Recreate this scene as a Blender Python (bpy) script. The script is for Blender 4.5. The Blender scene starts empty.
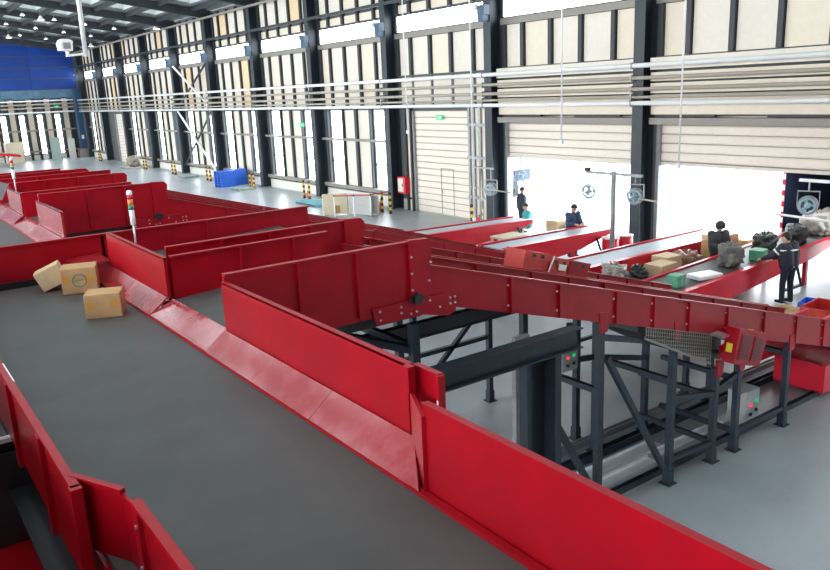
import bpy, math, random
from mathutils import Vector, Matrix, noise
random.seed(7)
S = bpy.context.scene
C = S.collection

# ------------------------------------------------------------------ camera, world, light, exposure
cam = bpy.data.cameras.new('camera'); cam_o = bpy.data.objects.new('camera', cam); C.objects.link(cam_o)
RX = Vector((0.80866, -0.58680, -0.04168)); DN = Vector((-0.17685, -0.17492, -0.96857)); FW = Vector((0.56107, 0.79061, -0.24523))
mw = Matrix.Identity(4)
for i in range(3):
    mw[i][0] = RX[i]; mw[i][1] = -DN[i]; mw[i][2] = -FW[i]
mw.translation = Vector((0, 0, 5.4))
cam_o.matrix_world = mw
cam.sensor_width = 36; cam.lens = 770 / 830 * 36; cam.clip_start = 0.05; cam.clip_end = 500
S.camera = cam_o
W = bpy.data.worlds.new('sky'); S.world = W; W.use_nodes = True
bg = W.node_tree.nodes['Background']; bg.inputs[0].default_value = (0.90, 0.96, 1.0, 1); bg.inputs[1].default_value = 9.0
S.view_settings.view_transform = 'Standard'; S.view_settings.look = 'None'; S.view_settings.gamma = 1
S.view_settings.use_curve_mapping = False; S.view_settings.exposure = 0.45
S.cycles.use_denoising = True; S.cycles.sample_clamp_indirect = 6.0
S.cycles.max_bounces = 8; S.cycles.diffuse_bounces = 5; S.cycles.glossy_bounces = 3
SKYLIGHT = 1.7      # radiance of the translucent roof lights
WINDOW = 6.5        # radiance of the frosted daylit panes
LAMP = 12.0         # radiance of the high-bay lamp discs

# ------------------------------------------------------------------ materials
MATS = {}
def mat(name, col, rough=0.5, metal=0.0, var=0.0, scale=6.0, bump=0.0, bscale=40.0, emit=0.0, ecol=None, spec=None, col2=None, thr=None, coat=0.0):
    m = bpy.data.materials.new(name); m.use_nodes = True
    nt = m.node_tree; b = nt.nodes['Principled BSDF']
    b.inputs['Base Color'].default_value = (*col, 1); b.inputs['Roughness'].default_value = rough; b.inputs['Metallic'].default_value = metal
    if spec is not None: b.inputs['Specular IOR Level'].default_value = spec
    if coat: b.inputs['Coat Weight'].default_value = coat; b.inputs['Coat Roughness'].default_value = 0.12
    if emit:
        b.inputs['Emission Color'].default_value = (*(ecol or col), 1); b.inputs['Emission Strength'].default_value = emit
    tc = None
    if var or bump or col2:
        tc = nt.nodes.new('ShaderNodeTexCoord')
    if var or col2:
        n = nt.nodes.new('ShaderNodeTexNoise'); n.inputs['Scale'].default_value = scale; n.inputs['Detail'].default_value = 6; n.inputs['Roughness'].default_value = 0.65
        nt.links.new(tc.outputs['Object'], n.inputs['Vector'])
        r = nt.nodes.new('ShaderNodeValToRGB')
        c2 = col2 or tuple(min(1, c * (1 + var)) for c in col); c1 = col if col2 else tuple(c * (1 - var) for c in col)
        lo, hi = thr or (0.35, 0.65)
        r.color_ramp.elements[0].position = lo; r.color_ramp.elements[0].color = (*c1, 1)
        r.color_ramp.elements[1].position = hi; r.color_ramp.elements[1].color = (*c2, 1)
        nt.links.new(n.outputs['Fac'], r.inputs['Fac']); nt.links.new(r.outputs['Color'], b.inputs['Base Color'])
    if bump:
        n2 = nt.nodes.new('ShaderNodeTexNoise'); n2.inputs['Scale'].default_value = bscale; n2.inputs['Detail'].default_value = 4
        nt.links.new(tc.outputs['Object'], n2.inputs['Vector'])
        bp = nt.nodes.new('ShaderNodeBump'); bp.inputs['Strength'].default_value = bump; bp.inputs['Distance'].default_value = 0.01
        nt.links.new(n2.outputs['Fac'], bp.inputs['Height']); nt.links.new(bp.outputs['Normal'], b.inputs['Normal'])
    MATS[name] = m
    return m
mat('red', (0.34, 0.001, 0.009), 0.38, spec=0.3, var=0.10, scale=3.0, bump=0.04, bscale=30)
mat('red_worn', (0.33, 0.004, 0.012), 0.24, coat=1.0, col2=(0.40, 0.05, 0.06), thr=(0.42, 0.60), scale=5.0, bump=0.03, bscale=25)
mat('red_overexposed', (0.62, 0.008, 0.03), 0.33, var=0.08, scale=3.0)  # same red paint, with the overexposure at the docks put into its colour
mat('red_plastic', (0.55, 0.03, 0.02), 0.45, var=0.1)
mat('belt', (0.074, 0.076, 0.074), 0.55, var=0.12, scale=2.0, bump=0.15, bscale=220)
mat('belt_light', (0.36, 0.40, 0.45), 0.5, var=0.08, scale=2.0)
mat('black', (0.012, 0.013, 0.015), 0.5)
mat('steel_dark', (0.018, 0.029, 0.044), 0.48, spec=0.35, var=0.15, scale=5)
mat('steel_column', (0.018, 0.028, 0.038), 0.5, var=0.12)
mat('steel_grey', (0.30, 0.31, 0.32), 0.45, metal=0.3, var=0.15, scale=8)
mat('stainless', (0.78, 0.82, 0.85), 0.30, metal=0.35, var=0.08)
mat('bolt', (0.6, 0.6, 0.6), 0.3, metal=0.8)
mat('floor', (0.31, 0.35, 0.375), 0.36, var=0.10, scale=0.6, bump=0.02, bscale=12)
mat('ground', (0.75, 0.76, 0.76), 0.8, var=0.05, scale=0.3)
mat('panel_white', (0.74, 0.69, 0.60), 0.6, var=0.03)
mat('panel_cream', (0.74, 0.66, 0.53), 0.5, var=0.03)
mat('panel_warm_lit', (0.78, 0.60, 0.36), 0.6, var=0.05)  # warm light on the far wall panels, put into their colour
mat('slat', (0.80, 0.72, 0.62), 0.45, var=0.03)
mat('wall_back_dark', (0.10, 0.105, 0.11), 0.7)
mat('plinth', (0.74, 0.72, 0.66), 0.6, var=0.04)
mat('stud', (0.02, 0.024, 0.03), 0.5)
mat('girt', (0.26, 0.24, 0.21), 0.5)
mat('pipe_white', (0.85, 0.86, 0.87), 0.35)
mat('pipe_tan', (0.42, 0.38, 0.32), 0.4)
mat('roof', (0.20, 0.22, 0.23), 0.7)
mat('curb', (0.42, 0.45, 0.45), 0.7)
mat('rafter', (0.02, 0.027, 0.033), 0.6)
mat('skylight', (0.6, 0.66, 0.66), 0.5, emit=SKYLIGHT, ecol=(0.88, 0.97, 1.0))
mat('pane', (0.9, 0.93, 0.95), 0.4, emit=WINDOW, ecol=(0.94, 0.97, 1.0))
mat('lamp_disc', (1, 0.95, 0.85), 0.5, emit=LAMP, ecol=(1.0, 0.93, 0.82))
mat('lamp_shade', (0.7, 0.7, 0.68), 0.4)
mat('blue_sheet', (0.004, 0.05, 0.30), 0.4, var=0.2, scale=0.5)
mat('blue_pale', (0.10, 0.20, 0.30), 0.4, var=0.3, scale=0.8)
mat('blue_steel', (0.03, 0.085, 0.16), 0.45)
mat('blue_bracket', (0.02, 0.07, 0.13), 0.4)
mat('yellow', (0.75, 0.50, 0.03), 0.5)
mat('blue_plastic', (0.025, 0.13, 0.62), 0.45)
mat('teal_wood', (0.10, 0.36, 0.40), 0.6, var=0.15)
mat('green_wood', (0.28, 0.38, 0.33), 0.6, var=0.15)
mat('board', (0.62, 0.55, 0.40), 0.65, var=0.06)
mat('board_grey', (0.48, 0.48, 0.45), 0.65, var=0.06)
mat('cardboard', (0.52, 0.32, 0.15), 0.75, var=0.08, scale=8)
mat('cardboard_pale', (0.62, 0.46, 0.28), 0.75, var=0.08, scale=8)
mat('tape', (0.62, 0.30, 0.05), 0.35)
mat('print_blue', (0.16, 0.26, 0.22), 0.6)
mat('white_plastic', (0.82, 0.83, 0.84), 0.4)
mat('grey_box', (0.40, 0.42, 0.42), 0.5, var=0.05)
mat('green_lamp', (0.0, 0.25, 0.08), 0.3, emit=0.5, ecol=(0.0, 0.75, 0.22))
mat('red_lamp', (0.7, 0.03, 0.05), 0.3, emit=0.7, ecol=(1.0, 0.05, 0.1))
mat('lens_red', (0.55, 0.01, 0.02), 0.25)
mat('lens_amber', (0.75, 0.20, 0.02), 0.25)
mat('lens_green', (0.01, 0.20, 0.10), 0.25)
mat('label_white', (0.85, 0.85, 0.82), 0.5)
mat('label_yellow', (0.85, 0.62, 0.03), 0.5)
mat('sack_grey', (0.15, 0.15, 0.135), 0.5, var=0.35, scale=4, bump=0.5, bscale=14)
mat('sack_dark', (0.045, 0.05, 0.043), 0.55, var=0.4, scale=4, bump=0.5, bscale=14)
mat('sack_silver', (0.34, 0.32, 0.28), 0.4, var=0.3, scale=4, bump=0.6, bscale=10)
mat('heap', (0.30, 0.26, 0.21), 0.7, var=0.3)
mat('brown_wrap', (0.25, 0.13, 0.08), 0.5, var=0.2, scale=3, bump=0.3, bscale=14)
mat('green_box', (0.08, 0.33, 0.20), 0.6, var=0.2)
mat('fan_blue', (0.30, 0.46, 0.52), 0.4)
mat('truck_dark', (0.03, 0.04, 0.09), 0.6, var=0.2)
mat('truck_white', (0.8, 0.8, 0.8), 0.4)
mat('truck_blue', (0.14, 0.22, 0.34), 0.5)
mat('skin', (0.55, 0.32, 0.23), 0.55)
mat('navy', (0.012, 0.016, 0.034), 0.7, var=0.3, scale=10, bump=0.2, bscale=18)
mat('navy_blue', (0.03, 0.055, 0.12), 0.7, var=0.2, scale=10, bump=0.2, bscale=18)
mat('charcoal', (0.03, 0.032, 0.036), 0.7, var=0.2, scale=10)
mat('teal_cloth', (0.07, 0.36, 0.36), 0.7, var=0.15, scale=10)
mat('hair', (0.012, 0.010, 0.010), 0.6)

# ------------------------------------------------------------------ mesh builder
class MB:
    def __init__(s): s.v = []; s.f = []
    def add(s, vs, fs):
        n = len(s.v); s.v += [tuple(v) for v in vs]; s.f += [tuple(i + n for i in f) for f in fs]; return s
    def box(s, x0, x1, y0, y1, z0, z1):
        vs = [(x, y, z) for z in (z0, z1) for y in (y0, y1) for x in (x0, x1)]
        return s.add(vs, [(0, 2, 3, 1), (4, 5, 7, 6), (0, 1, 5, 4), (2, 6, 7, 3), (0, 4, 6, 2), (1, 3, 7, 5)])
    def bar(s, p, q, w, h, up=(0, 0, 1)):
        p = Vector(p); q = Vector(q); d = (q - p).normalized(); up = Vector(up)
        if abs(d.dot(up)) > 0.99: up = Vector((1, 0, 0))
        a = d.cross(up).normalized(); b = a.cross(d)
        vs = [e + a * (i * w / 2) + b * (j * h / 2) for e in (p, q) for j in (-1, 1) for i in (-1, 1)]
        return s.add(vs, [(0, 1, 3, 2), (4, 6, 7, 5), (0, 4, 5, 1), (2, 3, 7, 6), (0, 2, 6, 4), (1, 5, 7, 3)])
    def cyl(s, p, q, r, n=12, r2=None, cap=True):
        p = Vector(p); q = Vector(q); r2 = r if r2 is None else r2
        d = (q - p).normalized(); up = Vector((0, 0, 1)) if abs(d.z) < 0.9 else Vector((1, 0, 0))
        a = d.cross(up).normalized(); b = d.cross(a)
        vs = []
        for e, rr in ((p, r), (q, r2)):
            for i in range(n):
                t = 2 * math.pi * i / n; vs.append(e + a * (math.cos(t) * rr) + b * (math.sin(t) * rr))
        fs = [(i, (i + 1) % n, n + (i + 1) % n, n + i) for i in range(n)]
        if cap: fs += [tuple(range(n - 1, -1, -1)), tuple(range(n, 2 * n))]
        return s.add(vs, fs)
    def prism(s, poly, axis, a0, a1):      # poly in the two other axes, extruded along axis
        n = len(poly); vs = []
        for a in (a0, a1):
            for (u, w) in poly:
                vs.append({'x': (a, u, w), 'y': (u, a, w), 'z': (u, w, a)}[axis])
        return s.add(vs, [(i, (i + 1) % n, n + (i + 1) % n, n + i) for i in range(n)] + [tuple(range(n - 1, -1, -1)), tuple(range(n, 2 * n))])
    def slab(s, corners, t):               # quad of 4 points, thickened along its normal
        c = [Vector(p) for p in corners]; nrm = (c[1] - c[0]).cross(c[3] - c[0]).normalized() * t
        return s.add(c + [p + nrm for p in c], [(0, 3, 2, 1), (4, 5, 6, 7), (0, 1, 5, 4), (1, 2, 6, 5), (2, 3, 7, 6), (3, 0, 4, 7)])
    def lathe(s, prof, c=(0, 0, 0), n=20):
        vs = []
        for (r, z) in prof:
            for i in range(n):
                t = 2 * math.pi * i / n; vs.append((c[0] + r * math.cos(t), c[1] + r * math.sin(t), c[2] + z))
        m = len(prof)
        fs = [(j * n + i, j * n + (i + 1) % n, (j + 1) * n + (i + 1) % n, (j + 1) * n + i) for j in range(m - 1) for i in range(n)]
        fs += [tuple(range(n - 1, -1, -1)), tuple(range((m - 1) * n, m * n))]
        return s.add(vs, fs)
    def ring(s, c, r, t, axis='x', n=24, m=6):
        vs = []
        for i in range(n):
            a = 2 * math.pi * i / n
            for j in range(m):
                b = 2 * math.pi * j / m; rr = r + t * math.cos(b); h = t * math.sin(b)
                u, w = rr * math.cos(a), rr * math.sin(a)
                vs.append({'x': (c[0] + h, c[1] + u, c[2] + w), 'y': (c[0] + u, c[1] + h, c[2] + w), 'z': (c[0] + u, c[1] + w, c[2] + h)}[axis])
        return s.add(vs, [(i * m + j, ((i + 1) % n) * m + j, ((i + 1) % n) * m + (j + 1) % m, i * m + (j + 1) % m) for i in range(n) for j in range(m)])
    def sph(s, c, r, n=12, m=8, sz=1.0):
        pr = [(max(1e-4, r * math.sin(math.pi * k / m)), -r * sz * math.cos(math.pi * k / m)) for k in range(m + 1)]
        return s.lathe(pr, c, n)
    def build(s, name, material, parent=None, loc=None, smooth=False, bevel=0.0):
        me = bpy.data.meshes.new(name)
        if parent is not None and loc is None: o0 = ORG.get(parent.name, Vector((0, 0, 0)))
        else: o0 = Vector(loc) if loc is not None else Vector((0, 0, 0))
        me.from_pydata([(Vector(v) - o0)[:] for v in s.v], [], s.f); me.update()
        me.materials.append(MATS[material])
        if smooth:
            for p in me.polygons: p.use_smooth = True
        o = bpy.data.objects.new(name, me); C.objects.link(o)
        if parent is not None:
            o.parent = parent; ORG[o.name] = o0
        else:
            o.location = o0; ORG[o.name] = o0
        if bevel:
            b = o.modifiers.new('bevel', 'BEVEL'); b.width = bevel; b.segments = 2
        return o
ORG = {}     # world origin of every root / part built in world coordinates
def tag(o, label=None, cat=None, group=None, kind=None):
    if label: o['label'] = label
    if cat: o['category'] = cat
    if group: o['group'] = group
    if kind: o['kind'] = kind
    return o
def thing(name, label, cat, loc=(0, 0, 0), group=None, rz=0.0, local=False):
    o = bpy.data.objects.new(name, None); C.objects.link(o); o.empty_display_size = 0.2
    o.location = loc; o.rotation_euler = (0, 0, rz)
    ORG[o.name] = Vector((0, 0, 0)) if local else Vector(loc)
    return tag(o, label, cat, group)
def struct(name, loc=(0, 0, 0)):
    o = bpy.data.objects.new(name, None); C.objects.link(o); o.location = loc; ORG[o.name] = Vector(loc); o['kind'] = 'structure'; return o
def inst(src, name, parent, loc=None, rot=None):       # a further copy of a part, sharing its mesh
    o = bpy.data.objects.new(name, src.data); C.objects.link(o); o.parent = parent
    if loc is not None: o.location = Vector(loc) - ORG.get(parent.name, Vector((0, 0, 0)))
    if rot is not None: o.rotation_euler = rot
    ORG[o.name] = Vector((0, 0, 0)); return o
def dup(root, loc, rz=None, label=None, name=None):
    r = root.copy(); C.objects.link(r); r.location = loc
    if rz is not None: r.rotation_euler = (0, 0, rz)
    if label: r['label'] = label
    def rec(a, b):
        for ch in list(a.children):
            if ch.name in seen: continue
            c = ch.copy(); C.objects.link(c); c.parent = b; seen.add(c.name); rec(ch, c)
    seen = set(); rec(root, r); return r

# ------------------------------------------------------------------ setting
XW = 20.62                      # inner face of the dock wall
Y0C, SP = 15.856, 7.015         # first column and column spacing along the hall
def colY(n): return Y0C + SP * n
YB = 88.5
fl = MB().box(-14, XW + 0.2, -12, YB, -0.2, 0).build('floor', 'floor'); tag(fl, kind='structure')
gr = MB().box(XW + 0.2, 90, -60, 160, -0.4, -0.02).build('ground', 'ground'); tag(gr, kind='structure')

def roofz(x): return 10.75 + 0.14 * (20.6 - abs(x + 1) - 1) if False else 10.75 + 0.14 * min(20.8 - x, x + 22.0)
ce = struct('ceiling')
xr = -0.6
xs_p = [xr + 2.1 * i + 1.05 for i in range(-6, 10)]
GX = [x + 1.05 for x in xs_p if -12.5 < x + 1.05 < 19.8]; GY = [colY(n) + SP / 2 for n in range(-3, 10)]
def rslab(mb, x0, x1, y0, y1):
    ms = [x0, xr, x1] if x0 < xr < x1 else [x0, x1]
    for a, b in zip(ms[:-1], ms[1:]): mb.slab([(a, y0, roofz(a) + .25), (b, y0, roofz(b) + .25), (b, y1, roofz(b) + .25), (a, y1, roofz(a) + .25)], .06)
rm = MB(); px_ = -14.2
for xc in GX:
    rslab(rm, px_, xc - .62, -12.2, YB + .2); px_ = xc + .62; py_ = -12.2
    for yc in GY: rslab(rm, xc - .62, xc + .62, py_, yc - 2.5); py_ = yc + 2.5
    rslab(rm, xc - .62, xc + .62, py_, YB + .2)
rslab(rm, px_, XW + .25, -12.2, YB + .2)
rm.build('roof_sheet', 'roof', ce)
raf = None
for n in range(-3, 12):
    y = colY(n)
    if raf is None:
        m = MB().prism([(-14, roofz(-14) - .12), (xr, roofz(xr) - .12), (XW, roofz(XW) - .35), (XW, roofz(XW) + .2), (xr, roofz(xr) + .2), (-14, roofz(-14) + .2)], 'y', -0.14, 0.14)
        raf = m.build('rafter', 'rafter', ce, loc=(0, 0, 0)); raf.location = (0, y, 0)
    else: inst(raf, 'rafter', ce, (0, y, 0))
pur = None
for x in xs_p:
    if pur is None:
        pur = MB().box(-0.09, 0.09, -12, YB, -0.05, 0.24).build('purlin', 'rafter', ce, loc=(0, 0, 0)); pur.location = (x, 0, roofz(x))
    else: inst(pur, 'purlin', ce, (x, 0, roofz(x)))
sk = None; tilt = math.atan(0.14)
for xc in GX:
    for yc in GY:
        L_ = (xc, yc, roofz(xc) + .26); r_ = (0, tilt if xc > xr else -tilt, 0)
        if abs(xc - xr) < .7: r_ = (0, 0, 0)
        if sk is None:
            cu = MB().box(-.68, -.62, -2.56, 2.56, 0, .5).box(.62, .68, -2.56, 2.56, 0, .5).box(-.62, .62, -2.56, -2.5, 0, .5).box(-.62, .62, 2.5, 2.56, 0, .5).build('skylight_curb', 'curb', ce, loc=(0, 0, 0))
            sk = MB().box(-.68, .68, -2.56, 2.56, .5, .53).build('skylight_panel', 'skylight', ce, loc=(0, 0, 0))
            for o_ in (cu, sk): o_.location = L_; o_.rotation_euler = r_
        else: inst(cu, 'skylight_curb', ce, L_, r_); inst(sk, 'skylight_panel', ce, L_, r_)

# ---- dock-side wall: backing with openings, panels, studs, girts
wr = struct('wall_right')
ZT = 10.95
shell = MB()          # opaque shell behind the panels, with the window and door openings left free
def cells(y0, y1, z0, z1, holes):
    """boxes that fill the rectangle except the holes (y0,y1,z0,z1), holes sorted in y and not overlapping in y"""
    y = y0
    for (a, b, c, d) in sorted(holes):
        if a > y: shell.box(XW, XW + .18, y, a, z0, z1)
        if c > z0: shell.box(XW, XW + .18, a, b, z0, c)
        if d < z1: shell.box(XW, XW + .18, a, b, d, z1)
        y = b
    if y < y1: shell.box(XW, XW + .18, y, y1, z0, z1)
WIN = []; CLER = []; DOOR = {}
yfirst = colY(-4)
ylow = yfirst
for n in range(-4, 12):
    ya, yb = colY(n), min(colY(n + 1), YB)
    if yb <= ya: continue
    holes = []
    if n in (-1, 0): holes = [(ya + .55, yb - .42, 0, 4.3)]; DOOR[n] = (ya + .55, yb - .42)
    elif n == 1: holes = [(24.40, 28.60, 0, 4.5)]; DOOR[n] = (24.40, 28.60)
    elif n == 8: holes = [(ya + 1.0, ya + 4.4, 0, 4.4)]; DOOR[n] = (ya + 1.0, ya + 4.4)
    else:
        holes = [(ya + .87, ya + 2.03, .58, 4.58), (ya + 4.77, min(ya + 6.17, yb - .1), .58, 4.58)]
        if yb - ya < 6: holes = []
        if n >= -2: WIN += [h for h in holes]
    cells(ya, yb, 0, 4.62, holes)
    shell.box(XW, XW + .18, ya, yb, 4.62, 7.86)
    ca, cb = ya + .22, min(ya + 6.80, yb - .2)
    CLER.append((ca, cb))
    shell.box(XW, XW + .18, ya, ca, 7.86, 8.62); shell.box(XW, XW + .18, cb, yb, 7.86, 8.62)
    shell.box(XW, XW + .18, ya, yb, 8.62, ZT)
shell.build('wall_shell', 'wall_back_dark', wr)
def wpanel(y0, y1, z0, z1, m='panel_white', x=XW, t=.05):
    MB().box(x - t, x, y0, y1, z0, z1).build('wall_panel', m, wr)
def stud(y, z0, z1, w=.16):
    MB().box(XW - .17, XW, y - w / 2, y + w / 2, z0, z1).build('stud', 'stud', wr)
for n in range(-2, 12):
    ya, yb = colY(n), min(colY(n + 1), YB)
    if yb - ya < 2: continue
    L = SP
    ss = [ya + .42] + [ya + L * k / 5 for k in (1, 2, 3, 4)] + [ya + L - .42]
    z0u = 6.1 if n in (-1, 0) else (6.05 if n == 1 else 4.75)
    for k in range(5):
        a, b = ss[k], min(ss[k + 1], yb - .05)
        if b - a < .3: continue
        wpanel(a + .1, b - .1, z0u, 7.60, 'panel_warm_lit' if n > 3 and (k * 3 + n) % 7 == 0 else ('panel_white' if (k + n) % 3 else 'panel_cream'))
        wpanel(a + .1, b - .1, 8.68, 9.02, 'panel_cream'); wpanel(a + .1, b - .1, 9.2, 10.7, 'panel_warm_lit' if n > 2 and (k * 2 + n) % 5 == 0 else ('panel_white' if (k + n) % 4 else 'panel_cream'))
        if n >= 1: wpanel(a + .1, b - .1, 4.72, 5.95) if n == 1 else None
    for y in ss[1:5]:
        if y < yb: stud(y, z0u, 7.62); stud(y, 8.64, 10.8)
    for y in (ss[0], ss[5]):
        if y < yb: stud(y, z0u, 7.62, .2); stud(y, 8.64, 10.8, .2)
    # eaves beam lines
    MB().box(XW - .72, XW - .64, ya, yb, 9.05, 9.19).build('girt', 'stud', wr); MB().box(XW - .72, XW - .60, ya, yb, 10.42, 10.54).build('girt', 'girt', wr)
    MB().box(XW - .12, XW - .02, ya + .22, yb - .22, 7.62, 7.85).build('sill', 'girt', wr)
    if n >= 2 and n != 8:
        yy = [ya + .42, ya + .80, ya + 2.12, ya + 3.44, ya + 4.70, ya + 6.24, ya + 6.6]
        for (a, b) in ((0, 1), (2, 3), (3, 4), (5, 6)):
            p0, p1 = yy[a] + .09, yy[b] - .09
            if p1 < yb: wpanel(p0, p1, .62, 4.55, 'panel_white')
        for y in yy[1:6]:
            if y < yb: stud(y, .55, 4.6, .12 if y != yy[3] else .22)
        MB().box(XW - .24, XW - .02, ya + .2, yb - .2, 3.05, 3.16).build('girt', 'girt', wr)
        MB().box(XW - .26, XW - .02, ya + .2, yb - .2, .62, .80).build('girt', 'girt', wr)
        MB().box(XW - .10, XW, ya + .2, yb - .2, 0, .5).build('plinth', 'plinth', wr)
# shutter housings and header bands over the dock doors
for n in (-1, 0):
    ya, yb = colY(n) + .3, colY(n + 1) - .3
    for (z0, z1, x, m) in ((5.70, 6.05, .42, 'panel_white'), (5.36, 5.62, .38, 'panel_cream'), (5.0, 5.30, .38, 'panel_cream'), (4.72, 4.95, .36, 'panel_cream'), (4.36, 4.66, .32, 'panel_cream')):
        MB().box(XW - x, XW, ya, yb, z0, z1).build('header_band', m, wr)
    MB().box(XW - .40, XW, ya, yb, 4.06, 4.26).build('door_header', 'girt', wr)
    MB().box(XW - .30, XW - .22, ya + .6, ya + 2.6, 4.28, 4.36).build('cable_tray', 'stud', wr)
    MB().box(XW - .30, XW - .22, ya + 4.2, yb - .2, 4.28, 4.36).build('cable_tray', 'stud', wr)
MB().box(XW - .3, XW, colY(1) + .3, 24.4, .0, 4.6).build('wall_panel', 'panel_cream', wr)
for (a, b) in ((23.25, 23.35), (23.6, 23.75), (24.0, 24.15), (24.28, 24.4)): MB().box(XW - .38, XW - .3, a, b, 0, 4.7).build('stud', 'steel_grey', wr)
for z in (1.0, 2.6, 3.9): MB().box(XW - .42, XW - .32, 23.2, 24.4, z, z + .12).build('girt', 'steel_grey', wr)
MB().box(XW - .06, XW, 28.65, colY(2) - .3, 0, .5).build('plinth', 'plinth', wr)
MB().box(XW - .06, XW, 28.75, 29.05, .6, 4.6).build('wall_panel', 'panel_cream', wr)
for y in (28.7, 29.1): stud(y, 0, 4.7, .1)

# ---- windows
wn = 0
def window(y0, y1, z0, z1, bars, nz):
    global wn
    wn += 1
    w = struct('window_%d' % wn, (XW, y0, z0))
    MB().box(XW + .05, XW + .08, y0, y1, z0, z1).build('pane', 'pane', w)
    f = MB().box(XW - .03, XW + .12, y0, y0 + .04, z0, z1).box(XW - .03, XW + .12, y1 - .04, y1, z0, z1).box(XW - .03, XW + .12, y0, y1, z0, z0 + .04).box(XW - .03, XW + .12, y0, y1, z1 - .04, z1)
    f.build('frame', 'steel_dark', w)
    for z in nz: MB().box(XW + .0, XW + .1, y0, y1, z - .03, z + .03).build('mullion', 'steel_dark', w)
    for k in range(1, bars): y = y0 + (y1 - y0) * k / bars; MB().box(XW + .02, XW + .1, y - .012, y + .012, z0, z1).build('mullion', 'girt', w)
for (a, b, c, d) in WIN: window(a, b, c, d, 1, (1.95,))
for (a, b) in CLER:
    if b > colY(-1): window(a, b, 7.86, 8.62, 8, ())

# ---- roller shutter doors
def shutter(name, n, z_bottom, z_top, xo=.06):
    a, b = DOOR[n]; d = struct(name, (XW, a, 0))
    z = z_top; h = .28; first = None
    while z > z_bottom + .05:
        z0 = max(z - h, z_bottom)
        if first is None or z0 == z_bottom:
            x = XW + xo
            s = MB().prism([(x, z0 + .012), (x + .05, z0 + .012), (x + .05, z - .012), (x, z - .012), (x - .022, z - .05), (x - .022, z0 + .05)], 'y', a - .1, b + .1).build('slat', 'slat', d)
            if first is None: first = s; zf = z
        else:
            o = inst(first, 'slat', d); o.location = (0, 0, z - zf)
        z -= h
    MB().box(XW + xo + .02, XW + xo + .04, a, b, z_bottom, z_top).build('curtain_joint', 'girt', d)
    MB().box(XW + xo - .03, XW + xo + .06, a - .1, b + .1, z_bottom - .08, z_bottom + .01).build('bottom_bar', 'panel_white', d)
    for y in (a, b): MB().box(XW - .08, XW + .2, y - .06, y + .06, 0, z_top).build('guide_rail', 'steel_grey', d)
    return d
shutter('door_1', 1, .0, 4.5)
shutter('door_2', 0, 2.80, 4.3)
shutter('door_3', -1, 2.86, 4.3)
shutter('door_4', 8, .0, 4.4)
d1 = bpy.data.objects['door_1']
for (y0, y1, z0, z1) in ((25.9, 25.93, .05, 2.05), (26.75, 26.78, .05, 2.05), (25.9, 26.78, 2.03, 2.06)): MB().box(XW + .025, XW + .045, y0, y1, z0, z1).build('wicket_frame', 'girt', d1)
MB().box(XW + .01, XW + .04, 26.68, 26.74, .95, 1.1).build('wicket_lock', 'tape', d1)

# ---- end wall
wb = struct('wall_back', (0, YB, 0))
MB().box(-14, XW + .2, YB + .05, YB + .25, 0, 14.2).build('wall_shell', 'wall_back_dark', wb)
z = 7.05
while z < 13.6:
    for x0 in range(-14, 20, 6):
        x1 = min(x0 + 6, 20.3); zt = min(z + 1.02, roofz((x0 + x1) / 2) + .1)
        if zt > z + .1: MB().box(x0 + .02, x1 - .02, YB - .02, YB + .05, z, zt).build('blue_sheet', 'blue_sheet', wb)
    z += 1.1
for x0 in range(-14, 20, 6): MB().box(x0 + .02, min(x0 + 6, 20.3) - .02, YB - .02, YB + .05, 6.1, 6.98).build('blue_sheet', 'blue_pale', wb)
k = 0; x = 19.3
while x > -12:
    MB().box(x - .12, x + .12, YB - .25, YB + .05, 0, 6.1).build('stud', 'stud', wb)
    if k % 2 == 0: MB().box(x - .70, x - .18, YB - .02, YB + .05, .6, 6.2).build('wall_panel', 'panel_cream', wb)
    if k % 2 == 1 and x > -6:
        wn += 1
        w = struct('window_%d' % wn, (x - .70, YB, .6))
        MB().box(x - .68, x - .22, YB + .02, YB + .05, .6, 4.5).build('pane', 'pane', w)
        MB().box(x - .72, x - .68, YB - .05, YB + .05, .56, 4.54).box(x - .22, x - .18, YB - .05, YB + .05, .56, 4.54).build('frame', 'blue_steel', w)
    x -= .85; k += 1
for z0, m in ((4.7, 'pipe_white'), (5.85, 'pipe_white'), (5.15, 'pipe_tan'), (5.5, 'pipe_tan'), (2.9, 'girt'), (.8, 'girt')):
    MB().box(-12, 20, YB - .4, YB - .28, z0, z0 + .14).build('girt', m, wb)
MB().box(-12, 20, YB - .1, YB, 0, .5).build('plinth', 'plinth', wb)

# ---- the two walls out of view: same kind of daylit wall, so the hall is closed
wl = struct('wall_left', (-14, 0, 0))
ml = MB()
for n in range(-4, 12):
    ya, yb = colY(n), min(colY(n + 1), YB)
    if yb - ya < 1: continue
    ml.box(-14.2, -14, ya, yb, 0, .6).box(-14.2, -14, ya, yb, 4.6, 5.4).box(-14.2, -14, ya, yb, 10.6, 12.0).box(-14.2, -14, ya, ya + .7, .6, 4.6).box(-14.2, -14, ya, ya + .7, 5.4, 10.6)
ml.build('wall_shell', 'panel_white', wl)
for n in range(-4, 12):
    ya, yb = colY(n), min(colY(n + 1), YB)
    if yb - ya < 1: continue
    for (z0, z1) in ((.6, 4.6), (5.4, 10.6)):
        wn += 1; w = struct('window_%d' % wn, (-14, ya, z0))
        MB().box(-14.12, -14.09, ya + .7, yb, z0, z1).build('pane', 'pane', w)
wf = struct('wall_front', (0, -12, 0))
MB().box(-14.2, XW + .2, -12.2, -12, 0, 14.2).build('wall_shell', 'wall_back_dark', wf)

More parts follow.
